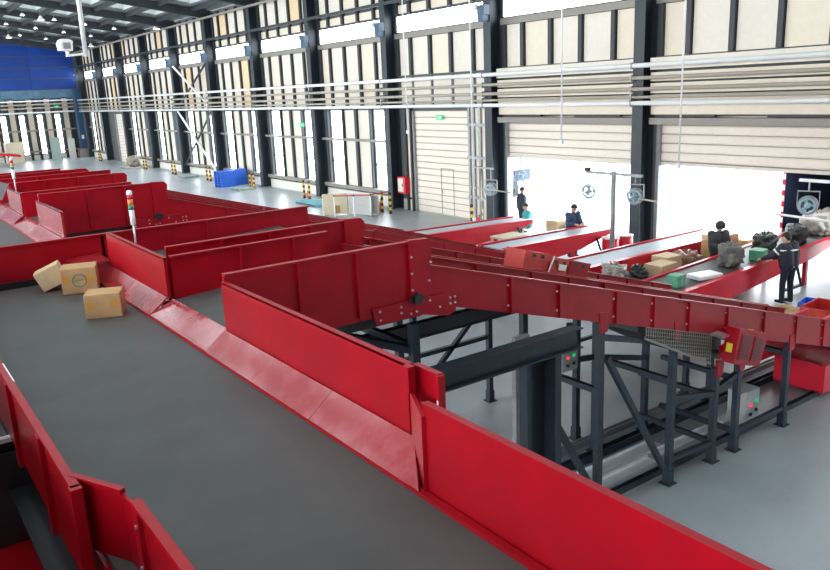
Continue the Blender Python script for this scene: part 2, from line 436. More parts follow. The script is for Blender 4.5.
# ---- steel columns of the dock wall
COLS = ['steel column between the two open dock doors', 'steel column right of the closed roller shutter', 'steel column beside the red hydrant cabinet',
        'steel column left of the queue barrier', 'steel column right of the blue pallets', 'steel column behind the blue pallets',
        'steel column left of the crossed braces', 'seventh steel column from the open doors, by a bollard pair', 'steel column right of the distant closed shutter',
        'steel column left of the distant closed shutter', 'last dark column before the blue corner column']
XC0, XC1 = 20.02, XW - .0
for n in range(-2, 11):
    y = colY(n)
    lab = COLS[n] + ' on the dock wall' if n >= 0 else ('dark steel column at the right of the open dock door' if n == -1 else 'dark steel column beyond the right end of the dock wall')
    c = thing('steel_column', lab, 'column', (XC0 + .3, y, 0), group='steel columns of the dock wall')
    MB().box(XC0, XC0 + .025, y - .20, y + .20, .03, 10.7).build('flange', 'steel_column', c)
    MB().box(XC1 - .05, XC1 - .02, y - .20, y + .20, .03, 10.7).build('flange', 'steel_column', c)
    MB().box(XC0 + .025, XC1 - .05, y - .012, y + .012, .03, 10.7).build('web', 'steel_column', c)
    MB().box(XC0 - .1, XC1 - .02, y - .28, y + .28, 0, .03).build('base_plate', 'green_wood', c)
    MB().box(XC0 - .32, XC0, y - .14, y + .14, 7.75, 8.0).box(XC0 - .30, XC0 - .02, y - .20, y + .20, 8.0, 8.35).build('crane_bracket', 'blue_bracket', c)
    MB().sph((XC0 - .2, y + .38, 8.3), .11).build('bracket_lamp', 'white_plastic', c)
c = thing('corner_column', 'wide blue steel column in the far corner of the hall', 'column', (20.0, 87.3, 0))
MB().box(19.6, 20.4, 86.9, 87.7, .02, 7.0).build('shaft', 'blue_steel', c)
MB().box(19.4, 20.5, 86.7, 87.9, 0, .9).build('base', 'girt', c)
MB().box(19.75, 20.0, 86.87, 86.9, 1.9, 2.3).build('notice', 'label_white', c)
# crossed braces in the sixth bay
for (z0, z1, lab) in ((.6, 4.6, 'lower crossed steel wall brace left of the blue pallets'), (4.9, 7.8, 'upper crossed steel wall brace above the pipe rack')):
    b = thing('cross_brace', lab, 'brace', (20.1, colY(5), z0), group='crossed wall braces')
    MB().bar((20.05, colY(5) + .34, z0), (20.05, colY(6) - .34, z1), .1, .1).build('brace_bar', 'pipe_white', b)
    MB().bar((20.15, colY(5) + .34, z1), (20.15, colY(6) - .34, z0), .1, .1).build('brace_bar', 'steel_dark', b)

# ---- horizontal pipe rack along the wall
for (z, m, r, lab) in ((5.84, 'pipe_white', .075, 'topmost white pipe of the pipe rack along the dock wall'), (5.47, 'pipe_tan', .06, 'tan pipe just below the topmost white pipe'),
                       (5.14, 'pipe_tan', .06, 'middle tan pipe of the pipe rack along the dock wall'), (4.90, 'pipe_tan', .045, 'thin tan pipe just above the lowest white pipe'),
                       (4.72, 'pipe_white', .07, 'lowest white pipe of the pipe rack along the dock wall')):
    p = thing('wall_pipe', lab, 'pipe', (19.9, -5, z), group='pipes along the dock wall')
    MB().cyl((19.9, -5, z), (19.9, 87.9, z), r, 10).build('tube', m, p, smooth=True)
    for n in range(-2, 11): MB().box(19.82, 20.02, colY(n) + .1, colY(n) + .16, z - .1, z + .1).build('clamp', 'steel_grey', p)

# ================================================================== conveyors
RED = 'red'
def guard_panel(root, x, y0, y1, z0, z1, m=RED, t=.03, flange=.038, side=1):
    g = MB().box(x, x + t * side if side > 0 else x, y0, y1, z0, z1) if side > 0 else MB().box(x - t, x, y0, y1, z0, z1)
    o = g.build('guard_panel', m, root)
    f = MB().box(x, x + flange, y0, y1, z1 - .012, z1 + .006) if side > 0 else MB().box(x - flange, x, y0, y1, z1 - .012, z1 + .006)
    f.build('top_flange', m, o)
    return o
def rise(y0, y1, root, x0=2.03, z0=3.415, x1=2.21, z1=3.56, m='red_worn'):
    return MB().slab([(x0, y0, z0), (x1, y0, z1), (x1, y1, z1), (x0, y1, z0)], .02).build('sloped_skirt', m, root)

# ---- main belt
mc = thing('main_conveyor', 'wide dark belt conveyor with red side guards in the foreground', 'conveyor', (1.3, 5, 0))
MB().box(.62, 2.02, .3, 9.58, 3.36, 3.40).build('belt', 'belt', mc)
MB().box(.60, 2.10, .3, 9.55, 3.12, 3.355).build('bed', 'red', mc)
MB().cyl((.62, 9.56, 3.29), (2.02, 9.56, 3.29), .10, 16).build('end_roller', 'black', mc, smooth=True)
MB().box(.5, 2.12, 9.70, 9.735, 3.0, 3.45).build('end_plate', 'black', mc)
MB().box(2.02, 2.06, .3, 9.6, 3.37, 3.425).build('edge_rail', RED, mc)
for y in (3.1, 5.5, 8.5):
    for x in (.75, 1.95): MB().box(x - .06, x + .06, y - .06, y + .06, 0, 3.12).build('leg', 'steel_dark', mc)
# right-hand guards
G0 = guard_panel(mc, 2.07, .3, 2.90, 3.39, 3.89)
MB().box(2.06, 2.075, .3, 2.90, 3.885, 3.90).build('guard_lip', 'red', G0)
G1 = guard_panel(mc, 2.21, 3.22, 5.80, 3.56, 3.97)
MB().box(2.27, 2.29, 3.02, 3.24, 3.5, 3.955).build('guard_end', RED, G1); MB().box(2.26, 2.30, 3.02, 3.24, 3.945, 3.96).build('top_flange', RED, G1); MB().box(2.25, 2.295, 3.0, 3.022, 3.5, 3.955).build('guard_end', RED, G1)
MB().box(2.04, 2.24, 2.88, 3.21, 3.36, 3.40).build('guard_foot', RED, G1)
MB().box(2.18, 2.225, 3.17, 3.225, 3.83, 3.975).build('post_cap', RED, G1)
MB().slab([(2.05, 2.885, 3.38), (2.205, 3.20, 3.38), (2.205, 3.20, 3.83), (2.05, 2.885, 3.83)], .02).build('guard_step', RED, G1)
MB().box(2.248, 2.25, 3.004, 3.018, 3.74, 3.82).build('slot', 'label_white', G1)
MB().slab([(2.03, 2.89, 3.415), (2.21, 3.17, 3.56), (2.21, 4.05, 3.56), (2.03, 4.05, 3.415)], .02).build('sloped_skirt', 'red_worn', mc)
rise(4.055, 5.80, mc)
rise(5.80, 7.22, mc, z0=3.415, x1=2.27, z1=3.53, m='red_worn')
G2 = guard_panel(mc, 2.21, 7.22, 9.25, 3.56, 3.95)
for y0, y1 in ((7.22, 8.2), (8.21, 9.25)): rise(y0, y1, mc)
# left-hand guards with ribs
for (y0, y1) in ((3.43, 4.20), (4.20, 5.20), (5.20, 6.20), (6.20, 7.20), (7.20, 8.4), (8.4, 9.6)):
    g = MB().box(.537, .558, y0 + .003, y1 - .003, 3.20, 3.75).build('guard_panel', RED, mc)
    MB().box(.520, .561, y0, y1, 3.735, 3.757).build('top_flange', RED, g)
    MB().box(.512, .537, y1 - .05, y1 + .03, 3.17, 3.735).build('rib', RED, g)
MB().box(.512, .563, 3.40, 3.45, 3.20, 3.757).build('guard_end', RED, mc)
MB().prism([(.545, 3.55), (.69, 3.27), (.705, 3.28), (.56, 3.56)], 'z', 3.4, 3.745).build('guard_step', RED, mc)
MB().prism([(.54, 3.56), (.685, 3.26), (.712, 3.275), (.566, 3.575)], 'z', 3.735, 3.76).build('step_flange', RED, mc)
MB().prism([(.69, 3.28), (.715, 3.10), (.73, 3.10), (.705, 3.28)], 'z', 3.4, 3.73).build('guard_step', RED, mc)
g = MB().box(.715, .735, .3, 3.12, 3.4, 3.745).build('guard_panel', RED, mc)
MB().box(.695, .738, .3, 3.14, 3.735, 3.757).build('top_flange', RED, g)
MB().box(.695, .715, 3.06, 3.14, 3.25, 3.735).build('rib', RED, g)
for z in (3.45, 3.65): MB().cyl((.690, 3.10, z), (.695, 3.10, z), .012, 8).build('bolt', 'bolt', g)
MB().box(.558, .566, 5.12, 5.55, 3.742, 3.7585).build('worn_edge', 'label_white', mc)
# lower line left of the main belt
lc = thing('side_conveyor', 'lower dark belt line with red cover left of the main belt', 'conveyor', (.1, 5, 0))
MB().box(-.53, .56, 5.75, 9.5, 3.0, 3.04).build('belt', 'belt', lc)
MB().box(.47, .70, .3, 5.62, 2.80, 2.83).build('pan', 'black', lc)
MB().box(-.53, .60, .3, 5.62, 2.38, 2.42).build('cover', RED, lc)
MB().box(-.53, .57, 5.64, 5.70, 3.17, 3.20).build('cross_bar', 'stainless', lc)
MB().box(-.53, .70, 5.62, 5.64, 2.38, 3.10).build('end_plate', 'black', lc); MB().box(-.53, .57, 5.70, 5.75, 2.9, 3.16).build('end_plate', 'black', lc)
MB().box(-.58, -.54, .6, 9.4, 2.4, 4.0).build('shade_panel', RED, lc)  # unseen panel, added to shade the left guards and the cover
for y in (2, 5, 9):
    for x in (-.5, .35): MB().box(x - .05, x + .05, y - .05, y + .05, 0, 2.38).build('leg', 'steel_dark', lc)

# ---- second main belt farther down the hall
m2 = thing('main_conveyor', 'dark belt conveyor beyond the cross panel, farther down the hall', 'conveyor', (1.3, 15, 0))
MB().box(.62, 2.02, 10.3, 30, 3.36, 3.40).build('belt', 'belt', m2)
MB().box(.60, 2.10, 10.3, 30, 3.12, 3.355).build('bed', 'red', m2)
MB().box(2.02, 2.06, 10.3, 30, 3.37, 3.425).build('edge_rail', RED, m2)
for y in (12, 18, 24, 29):
    for x in (.75, 1.95): MB().box(x - .06, x + .06, y - .06, y + .06, 0, 3.12).build('leg', 'steel_dark', m2)
for (y0, y1) in ((11.6, 13.35), (14.75, 16.1), (17.45, 18.15)):
    guard_panel(m2, 2.21, y0, y1, 3.56, 3.95, m='red_worn'); rise(y0, y1, m2)
for (y0, y1) in ((13.35, 14.75), (16.1, 17.45)): rise(y0, y1, m2, x1=2.27, z1=3.53)

# ---- feed conveyors: flat head beside the main belt, then a long incline down to the docks
def inc(x): return 3.77 - 0.28 * (x - 4.25)
def dp(x): return .385 + .008 * (x - 4.3)
bolt_src = None
def bolt(root, x, y, z, r=.016):
    global bolt_src
    if bolt_src is None:
        bolt_src = MB().cyl((0, 0, 0), (0, -.012, 0), .0115, 8).build('bolt', 'bolt', root, loc=(0, 0, 0)); bolt_src.location = Vector((x, y, z)) - ORG[root.name]; return bolt_src
    return inst(bolt_src, 'bolt', root, (x, y, z))
SEAM_I = [4.31, 5.37, 6.1, 7.06, 7.78, 8.52, 9.41, 10.36, 11.28, 12.14, 12.95, 13.6]
def side_wall(root, y, t, xs, ztop, xend, detail, head=True, xe=13.6):
    s = -1 if t > 0 else -1          # ribs stand on the camera side
    for a, b in zip(xs[:-1], xs[1:]):
        MB().box(a + .003, b - .003, y, y + .025, 3.36, ztop).build('side_panel', RED, root)
    for a in xs[1:-1]: MB().box(a - .02, a + .015, y - .03, y + .002, 3.40, ztop - .01).build('rib', RED, root)
    MB().box(xs[0], xs[-1], y - .035, y + .03, ztop - .006, ztop + .012).build('top_flange', RED, root)
    if head:
        MB().prism([(xend, 3.46), (xend + .20, 3.46), (xend + .27, ztop - .04), (xend + .22, ztop + .01), (xend, ztop + .02)], 'y', y - .03, y + .028).build('head_plate', RED, root)
        if detail:
            for z in (3.56, 3.72, 3.88): bolt(root, xend + .015, y - .03, z)
            for x, z in ((xend + .24, 3.80), (xend + .215, 3.62)): bolt(root, x, y - .03, z)
    x0 = xend + .21
    xs2 = [x0] + [x for x in SEAM_I if x > x0 + .3 and x < xe] + [xe]
    for a, b in zip(xs2[:-1], xs2[1:]):
        MB().prism([(a + .003, inc(a) - dp(a)), (b - .003, inc(b) - dp(b)), (b - .003, inc(b)), (a + .003, inc(a))], 'y', y, y + .025).build('side_panel', RED, root)
    for a in xs2[1:-1]:
        MB().prism([(a - .02, inc(a) - dp(a) + .01), (a + .015, inc(a) - dp(a) + .01), (a + .015, inc(a) - .012), (a - .02, inc(a) - .002)], 'y', y - .03, y + .002).build('rib', RED, root)
        if detail:
            for z in (-.08, -.30): bolt(root, a - .05, y, inc(a) + z)
    MB().prism([(x0, inc(x0) - .008), (xe, inc(xe) - .008), (xe, inc(xe) + .012), (x0, inc(x0) + .012)], 'y', y - .035, y + .03).build('top_flange', RED, root)
def leg(root, x, y, ztop, w=.086, bracket=True, z0=0.0):
    l = MB().box(x - w / 2, x + w / 2, y - w / 2, y + w / 2, z0 + .12, ztop).build('leg', 'steel_dark', root)
    MB().box(x - w / 2 - .012, x + w / 2 + .012, y - w / 2 - .012, y + w / 2 + .012, z0 + .012, z0 + .20).box(x - .09, x + .09, y - .09, y + .09, z0, z0 + .012).build('foot', 'steel_dark', l)
    if bracket: MB().prism([(x - .09, ztop + .14), (x + .09, ztop + .12), (x + .07, ztop - .06), (x + .05, ztop - .12), (x - .05, ztop - .12), (x - .07, ztop - .06)], 'y', y - w / 2 - .03, y - w / 2 - .002).build('bracket', RED, l)
    return l
def unit(lab, y0, y1, xs, xend_n, xs_f, xend_f, zt_n, zt_f, legs, detail, headf=True, xe=13.6):
    u = thing('feed_conveyor', lab, 'conveyor', (xs[0], (y0 + y1) / 2, 0), group='inclined feed conveyors')
    side_wall(u, y0, 1, xs, zt_n, xend_n, detail, True, xe)
    side_wall(u, y1, -1, xs_f, zt_f, xend_f, False, headf, xe)
    MB().slab([(2.24, y0 + .03, 3.50), (xend_n + .2, y0 + .03, 3.62), (xend_n + .2, y1 - .01, 3.62), (2.24, y1 - .01, 3.50)], .03).build('belt', 'belt', u)
    x0 = xend_n + .2
    MB().slab([(x0, y0 + .03, inc(x0) - .2), (xe, y0 + .03, inc(xe) - .2), (xe, y1 - .01, inc(xe) - .2), (x0, y1 - .01, inc(x0) - .2)], .03).build('belt', 'belt', u)
    MB().slab([(x0, y0 + .03, inc(x0) - .36), (xe, y0 + .03, inc(xe) - .36), (xe, y1 - .01, inc(xe) - .36), (x0, y1 - .01, inc(x0) - .36)], .02).build('bottom_pan', 'black', u)
    MB().box(2.3, x0, y0 + .1, y0 + .16, 3.24, 3.40).build('head_beam', 'black', u); MB().box(2.3, x0, y1 - .16, y1 - .1, 3.24, 3.40).build('head_beam', 'black', u)
    MB().cyl((x0, y0 + .03, 3.50), (x0, y1 - .005, 3.50), .07, 12).build('head_roller', 'black', u, smooth=True)
    MB().prism([(3.62, 3.46), (4.50, 3.46), (4.62, 3.40), (4.60, 3.25), (4.52, 3.215), (4.2, 3.29), (3.66, 3.29)], 'y', y0 - .022, y0 - .001).build('gusset_plate', RED, u)
    MB().cyl((x0 - .14, y0 - .07, 3.47), (x0 - .14, y0 - .02, 3.47), .05, 14).prism([(x0 - .24, 3.47), (x0 - .14, 3.41), (x0 - .04, 3.47), (x0 - .14, 3.53)], 'y', y0 - .05, y0 - .022).build('bearing', 'black', u)
    if detail or y0 < 14:
        for (x, z) in ((3.70, 3.42), (3.70, 3.34), (3.94, 3.42), (3.94, 3.36), (4.05, 3.33), (4.12, 3.34), (4.28, 3.42), (4.40, 3.33), (4.53, 3.40), (4.53, 3.34), (4.59, 3.40), (4.59, 3.34)): bolt(u, x, y0 - .022, z)
    for (x, side, zt) in legs:
        leg(u, x, (y0 + .06) if side == 'n' else (y1 - .06), zt if zt else (inc(x) - dp(x) if x > 4.4 else 3.2), bracket=(detail or y0 < 9) and x > 4.4)
    return u
U1 = unit('red inclined feed conveyor nearest the camera, with wire mesh and louvred motor cover', 5.82, 7.25, [2.24, 2.91, 3.50, 4.06], 4.06, [2.28, 3.0, 3.6, 4.0], 3.99, 4.02, 3.95,
          [(4.13, 'n', None), (6.85, 'n', None), (8.30, 'n', None), (9.30, 'n', 1.44), (9.86, 'n', 1.40), (11.2, 'n', None), (3.95, 'f', None), (6.85, 'f', None), (8.30, 'f', None), (9.45, 'f', 1.9), (11.2, 'f', None)], True, headf=False)
def bars(u, lst, m='steel_dark', w=.07):
    for (p, q) in lst: MB().bar(p, q, w, w).build('brace', m, u)
yn, yf = 5.88, 7.19
bars(U1, [((6.85, yn, 2.44), (8.30, yn, 2.04)), ((8.30, yn, 1.98), (9.30, yn, 1.68)), ((8.30, yn, 1.26), (9.30, yn, 1.05)), ((8.30, yf, 1.50), (9.45, yf, 1.20)), ((6.85, yf, 1.7), (8.30, yf, 1.5)),
          ((9.30, yn, 1.10), (9.86, yn, 1.22)), ((9.30, yn, 1.0), (9.30, yf, 1.0)), ((9.86, yn, 1.12), (9.86, yf, 1.12)), ((8.30, yn, 1.5), (8.30, yf, 1.5)), ((6.85, yn, 1.75), (6.85, yf, 1.75)),
          ((6.98, yn, 2.15), (8.18, yn, .28)), ((5.60, yn, 2.4), (6.82, yn, .35)), ((8.30, yn, .36), (9.30, yn, .30)), ((9.30, yn, .30), (9.30, yf, .30)), ((9.86, yn, .30), (9.86, yf, .30)), ((9.86, yn, .30), (11.2, yn, .30)),
          ((9.9, yf, 1.55), (11.2, yf, 1.35)), ((11.2, yn, 1.2), (11.2, yf, 1.2)), ((4.13, yn, 2.95), (3.95, yf, 3.05)), ((3.1, yf, 3.18), (4.13, yn, 2.92)), ((2.6, yf, 3.1), (3.1, yn + .4, 3.2))])
# wire mesh under the incline
m = MB()
def mdep(x): return dp(x) + .15 + .27 * (x - 7.62) / 1.4
for k in range(31):
    x = 7.62 + k * .047
    m.bar((x, 5.80, inc(x) - dp(x)), (x, 5.80, inc(x) - mdep(x)), .008, .008)
for k in range(9):
    d = .05 * k
    a = 7.62 if d < .15 else 7.62 + (d - .15) / .27 * 1.4
    m.bar((a, 5.80, inc(a) - dp(a) - d), (9.03, 5.80, inc(9.03) - dp(9.03) - d), .008, .008)
m.bar((7.6, 5.8, inc(7.6) - mdep(7.6)), (9.03, 5.8, inc(9.03) - mdep(9.03)), .03, .03)
MB().prism([(7.65, inc(7.65) - .40), (9.5, inc(9.5) - .40), (9.5, inc(9.5) - .80), (8.8, inc(8.8) - .78), (7.65, inc(7.65) - .52)], 'y', 5.95, 6.9).build('drive_housing', 'black', U1)
mw_ = m.build('wire_mesh', 'girt', U1)
# motor cover
sl = -.28
m = MB().prism([(9.06, 1.66), (9.70, 1.47), (9.87, 1.91), (9.16, 2.14)], 'y', 5.47, 5.66)
mcov = m.build('motor_cover', RED, U1); tag(mcov, 'red louvred box hanging under the incline')
for (a, b) in ((.10, .46), (.56, .93)):
    P = lambda u, v: (9.06 + .64 * u + (.10 + .07 * u) * v, 5.466, 1.66 - .19 * u + (.48 - .04 * u) * v)
    g = MB().slab([P(a, .12), P(b, .12), P(b, .86), P(a, .86)], .006).build('louvre_door', RED, mcov)
    gm = MB()
    for r in range(16):
        v = .17 + .042 * r; p, q = P(a + .03, v), P(b - .03, v)
        gm.bar((p[0], 5.456, p[2]), (q[0], 5.456, q[2]), .006, .008)
    gm.build('louvre', 'black', g)
MB().slab([(9.093, 5.62, 1.80), (9.093, 5.53, 1.80), (9.117, 5.53, 1.92), (9.117, 5.62, 1.92)], .006
).build('warning_label', 'label_yellow', mcov)
MB().prism([(9.95, inc(9.95) - .40), (10.10, inc(10.1) - .40), (10.10, inc(10.1) - .29), (9.95, inc(9.95) - .29)], 'y', 5.812, 5.819).build('warning_label', 'label_yellow', U1)
MB().box(9.0, 9.16, 5.60, 5.80, 2.0, 2.03).build('shaft_end', 'bolt', U1); MB().box(9.25, 9.6, 5.66, 5.82, 1.62, 1.80).build('cover_mount', RED, U1)

U2 = unit('red inclined feed conveyor just behind the nearest one', 7.60, 9.74, [2.36, 2.95, 3.5, 4.0, 4.42], 4.42, [2.26, 3.6, 5.10], 5.10, 3.98, 3.86,
          [(3.0, 'f', None), (5.15, 'n', None), (5.15, 'f', None), (6.8, 'f', None), (8.4, 'f', None), (8.4, 'n', None), (11.2, 'f', None), (11.2, 'n', None)], False, headf=False)
for a_, b_ in ((-1.2, .6), (.6, 2.30)): MB().box(a_ + .003, b_ - .003, 9.74, 9.765, 3.45, 3.86).build('side_panel', RED, U2)
MB().box(-1.2, 2.26, 9.705, 9.77, 3.854, 3.872).build('top_flange', RED, U2)
bars(U2, [((5.15, 9.68, 2.2), (6.8, 9.68, .5)), ((5.15, 9.68, 1.2), (6.8, 9.68, 1.2)), ((6.8, 9.68, 1.2), (8.4, 9.68, 1.2)), ((3.0, 9.68, 2.2), (5.15, 9.68, .5)), ((6.8, 9.68, .5), (8.4, 9.68, 1.9)), ((8.4, 9.68, .6), (11.2, 9.68, .6))])
U3 = unit('red inclined feed conveyor with signal tower, third from the camera', 13.40, 14.75, [2.26, 3.0, 3.6, 4.05], 4.05, [2.24, 3.0, 3.6, 4.1], 4.1, 4.04, 3.96, [(5.2, 'n', None), (8.4, 'n', None), (11.2, 'n', None), (5.2, 'f', None), (11.2, 'f', None)], False, headf=False)
U4 = unit('red inclined feed conveyor fourth from the camera', 16.15, 17.45, [2.26, 2.9, 3.5, 4.15], 4.15, [2.24, 3.0, 3.6, 4.45], 4.45, 4.02, 4.0, [(5.2, 'n', None), (11.2, 'n', None), (5.2, 'f', None), (11.2, 'f', None)], False, headf=False)
U5 = unit('farthest red inclined feed conveyor in the row', 18.4, 19.7, [2.26, 2.9, 3.5, 3.95], 3.95, [2.24, 3.0, 3.6, 3.9], 3.9, 4.0, 3.95, [(5.2, 'n', None), (11.2, 'n', None), (11.2, 'f', None)], False, headf=False)

# dark platform steelwork beside the main belt
pf = thing('platform_frame', 'dark steel beam on an H-section post beside the main belt', 'steel frame', (5.4, 5.4, 0))
bm = MB().box(2.35, 5.93, 5.40, 5.412, 2.672, 2.87).build('beam_web', 'steel_dark', pf)
MB().box(2.35, 5.95, 5.33, 5.49, 2.87, 2.885).build('beam_flange', 'steel_dark', pf); MB().box(2.35, 5.95, 5.33, 5.49, 2.657, 2.672).build('beam_flange', 'steel_dark', pf)
MB().box(5.23, 5.29, 5.44, 5.56, .02, 2.657).build('post_flange', 'steel_dark', pf); MB().box(5.54, 5.63, 5.34, 5.56, .02, 2.657).build('post_flange', 'steel_dark', pf)
MB().box(5.29, 5.57, 5.50, 5.512, .02, 2.657).build('post_web', 'black', pf)  # black colour stands in for the shadow in the post recess
MB().box(5.15, 5.75, 5.22, 5.62, 0, .02).build('base_plate', 'steel_dark', pf)
MB().box(5.35, 5.56, 5.74, 5.80, 0, 2.80).build('cable_duct', 'steel_grey', pf)
MB().box(2.35, 6.9, 6.50, 6.512, 2.79, 2.95).build('beam_web', 'black', pf); MB().box(2.35, 6.92, 6.46, 6.56, 2.95, 2.962).build('beam_flange', 'black', pf); MB().box(2.35, 6.92, 6.48, 6.56, 2.778, 2.79).build('beam_flange', 'black', pf)
MB().box(2.4, 2.55, 6.45, 6.6, 0, 2.778).build('post', 'steel_dark', pf)
MB().bar((6.0, 5.6, 2.62), (6.35, 5.9, 2.66), .07, .14).build('bracket_arm', 'steel_dark', pf)
MB().box(2.3, 2.5, 5.3, 5.5, 0, 2.657).build('post', 'steel_dark', pf)

# floor-level steel sections lying along the conveyor legs
def floor_bar(name, lab, x0, x1, y, w, h, m, z=0.0, tilt=0.0):
    o = MB().prism([(y - w / 2, z), (y + w / 2, z), (y + w / 2, z + h), (y + w / 2 - .012, z + h), (y + w / 2 - .012, z + .012), (y - w / 2 + .012, z + .012), (y - w / 2 + .012, z + h), (y - w / 2, z + h)], 'x', x0, x1).build(name, m, loc=((x0 + x1) / 2, y, z))
    return tag(o, lab, 'steel section', 'steel sections lying under the feed conveyor')
floor_bar('steel_channel', 'dark steel channel on the floor nearest the conveyor legs', 6.4, 14.5, 6.13, .09, .09, 'steel_dark')
floor_bar('steel_sheet', 'shiny folded stainless sheet on the floor behind the front legs', 6.2, 8.7, 6.42, .22, .05, 'stainless')
floor_bar('steel_sheet', 'longer shiny stainless sheet lying in the middle of the sections', 5.9, 9.2, 6.72, .26, .05, 'stainless')
floor_bar('steel_sheet', 'short bright stainless strip behind the front diagonal brace', 8.85, 10.6, 6.52, .16, .05, 'stainless')
floor_bar('steel_channel', 'dark steel channel at the back of the floor sections', 6.0, 13.4, 7.02, .12, .12, 'steel_dark')
floor_bar('steel_channel', 'long grey steel channel running past the back legs', 6.6, 14.2, 7.42, .10, .10, 'steel_grey')

def control_box(lab, x, y, z0, w, d, h, buttons):
    c = thing('control_box', lab, 'control box', (x, y, z0), group='control boxes'); br = min(.03, w * .07)
    MB().box(x - w / 2, x + w / 2, y, y + d, z0, z0 + h).build('case', 'grey_box', c, bevel=.008)
    for (u, v, mm) in buttons: MB().cyl((x + u * w, y - .025, z0 + v * h), (x + u * w, y, z0 + v * h), br, 12).build('push_button', mm, c)
    return c
control_box('small grey control box under the nearest feed conveyor, with red and green buttons', 7.50, 6.95, 1.55, .30, .12, .30, ((-.2, .68, 'red_lamp'), (.2, .74, 'green_lamp'), (-.2, .3, 'black'), (.2, .34, 'black')))
cb = control_box('larger grey control box near the floor, with red and green buttons', 10.72, 6.12, .12, .40, .30, .52, ((-.1, .55, 'red_lamp'), (.28, .62, 'green_lamp'), (-.1, .25, 'black'), (.28, .33, 'black')))
MB().box(10.26, 10.50, 6.09, 6.115, .05, .68).build('mounting_plate', 'board_grey', cb)
MB().box(10.54, 10.58, 6.2, 6.3, 0, .12).build('foot', 'steel_dark', cb); MB().box(10.86, 10.90, 6.2, 6.3, 0, .12).build('foot', 'steel_dark', cb)

# ================================================================== things on the main belt
def carton(lab, loc, w, d, h, rz, m='cardboard', logo=True, tape=True, group=None):
    c = thing('cardboard_box', lab, 'box', loc, group, rz, local=True)
    MB().box(-w / 2, w / 2, -d / 2, d / 2, 0, h).build('carton', m, c, bevel=.006)
    MB().box(-w / 2 - .001, w / 2 + .001, -.006, .006, h - .001, h + .002).build('flap_seam', 'tape', c)
    if tape:
        MB().box(-w / 2 - .003, -w / 2, -.03, .03, h * .45, h + .001).build('tape', 'tape', c)
        MB().box(w / 2, w / 2 + .003, -.03, .03, h * .45, h + .001).build('tape', 'tape', c)
        MB().box(-w / 2 + .02, -w / 2 + .08, -d / 2 - .003, -d / 2, h * .42, h * .72).build('sticker', 'tape', c)
        MB().box(w / 2 - .10, w / 2 - .03, -d / 2 - .003, -d / 2, h * .42, h * .68).build('sticker', 'tape', c)
    if logo:
        MB().ring((0, -d / 2 - .001, h * .52), .07, .007, 'y', 20, 4).build('printed_mark', 'print_blue', c)
        MB().bar((-.05, -d / 2 - .002, h * .50), (.05, -d / 2 - .002, h * .56), .004, .012).build('printed_mark', 'print_blue', c)
    return c
carton('taped cardboard box nearest the camera on the main belt', (1.74, 7.68, 3.402), .33, .28, .235, -.40, logo=False)
carton('cardboard box with a dark oval mark on the main belt', (1.80, 8.92, 3.402), .36, .32, .28, -.30)
b = carton('cardboard box leaning behind the marked box on the main belt', (1.60, 9.20, 3.455), .28, .22, .22, -.2, m='cardboard_pale', logo=False, tape=False)
b.rotation_euler = (0, -.40, -.25)
# folded drive box and signal towers
db = thing('drive_box', 'flat red drive housing with a white tag at the far end of the main belt', 'drive box', (2.0, 9.45, 3.44))
MB().prism([(1.86, 3.44), (2.20, 3.44), (2.20, 3.62), (1.86, 3.60)], 'y', 9.22, 9.66).build('housing', 'red_worn', db, bevel=.01)
MB().prism([(1.82, 3.60), (2.20, 3.62), (2.20, 3.65), (1.82, 3.63)], 'y', 9.19, 9.69).build('lid', 'red_worn', db)
MB().box(1.93, 1.98, 9.205, 9.22, 3.46, 3.61).build('tag', 'label_white', db)
def tower(lab, x, y, z, hgt):
    t = thing('signal_tower', lab, 'signal light', (x, y, z), 'signal towers')
    k = hgt / .62
    MB().cyl((x, y, z), (x, y, z + .24 * k), .010, 10).build('rod', 'stainless', t, smooth=True)
    MB().cyl((x, y, z + .22 * k), (x, y, z + .40 * k), .026, 14).build('body', 'white_plastic', t, smooth=True)
    for i, mm in enumerate(('lens_green', 'lens_amber', 'lens_red')):
        MB().cyl((x, y, z + (.40 + .06 * i) * k), (x, y, z + (.456 + .06 * i) * k), .027, 14).build('lens', mm, t, smooth=True)
        if i < 2: MB().cyl((x, y, z + (.456 + .06 * i) * k), (x, y, z + (.46 + .06 * i) * k), .028, 14).build('lens_ring', 'white_plastic', t)
    MB().lathe([(.028, 0), (.028, .03), (.02, .045), (.001, .05)], (x, y, z + .575 * k), 14).build('cap', 'white_plastic', t, smooth=True)
    return t
tower('signal light tower standing on the guard beside the main belt', 2.26, 8.25, 3.956, .55)
tower('smaller signal light tower on the far belt guard at the left edge', 2.26, 15.4, 3.956, .58)
sg = thing('sign_plate', 'tilted light grey plate on a post at the left edge', 'sign', (1.05, 10.9, 3.4))
MB().bar((1.05, 10.9, 3.4), (1.05, 10.9, 4.4), .03, .03).build('post', 'steel_grey', sg)
MB().slab([(.80, 10.88, 4.35), (1.42, 10.88, 4.28), (1.52, 10.88, 4.47), (.88, 10.88, 4.72)], .03).build('plate', 'steel_grey', sg)

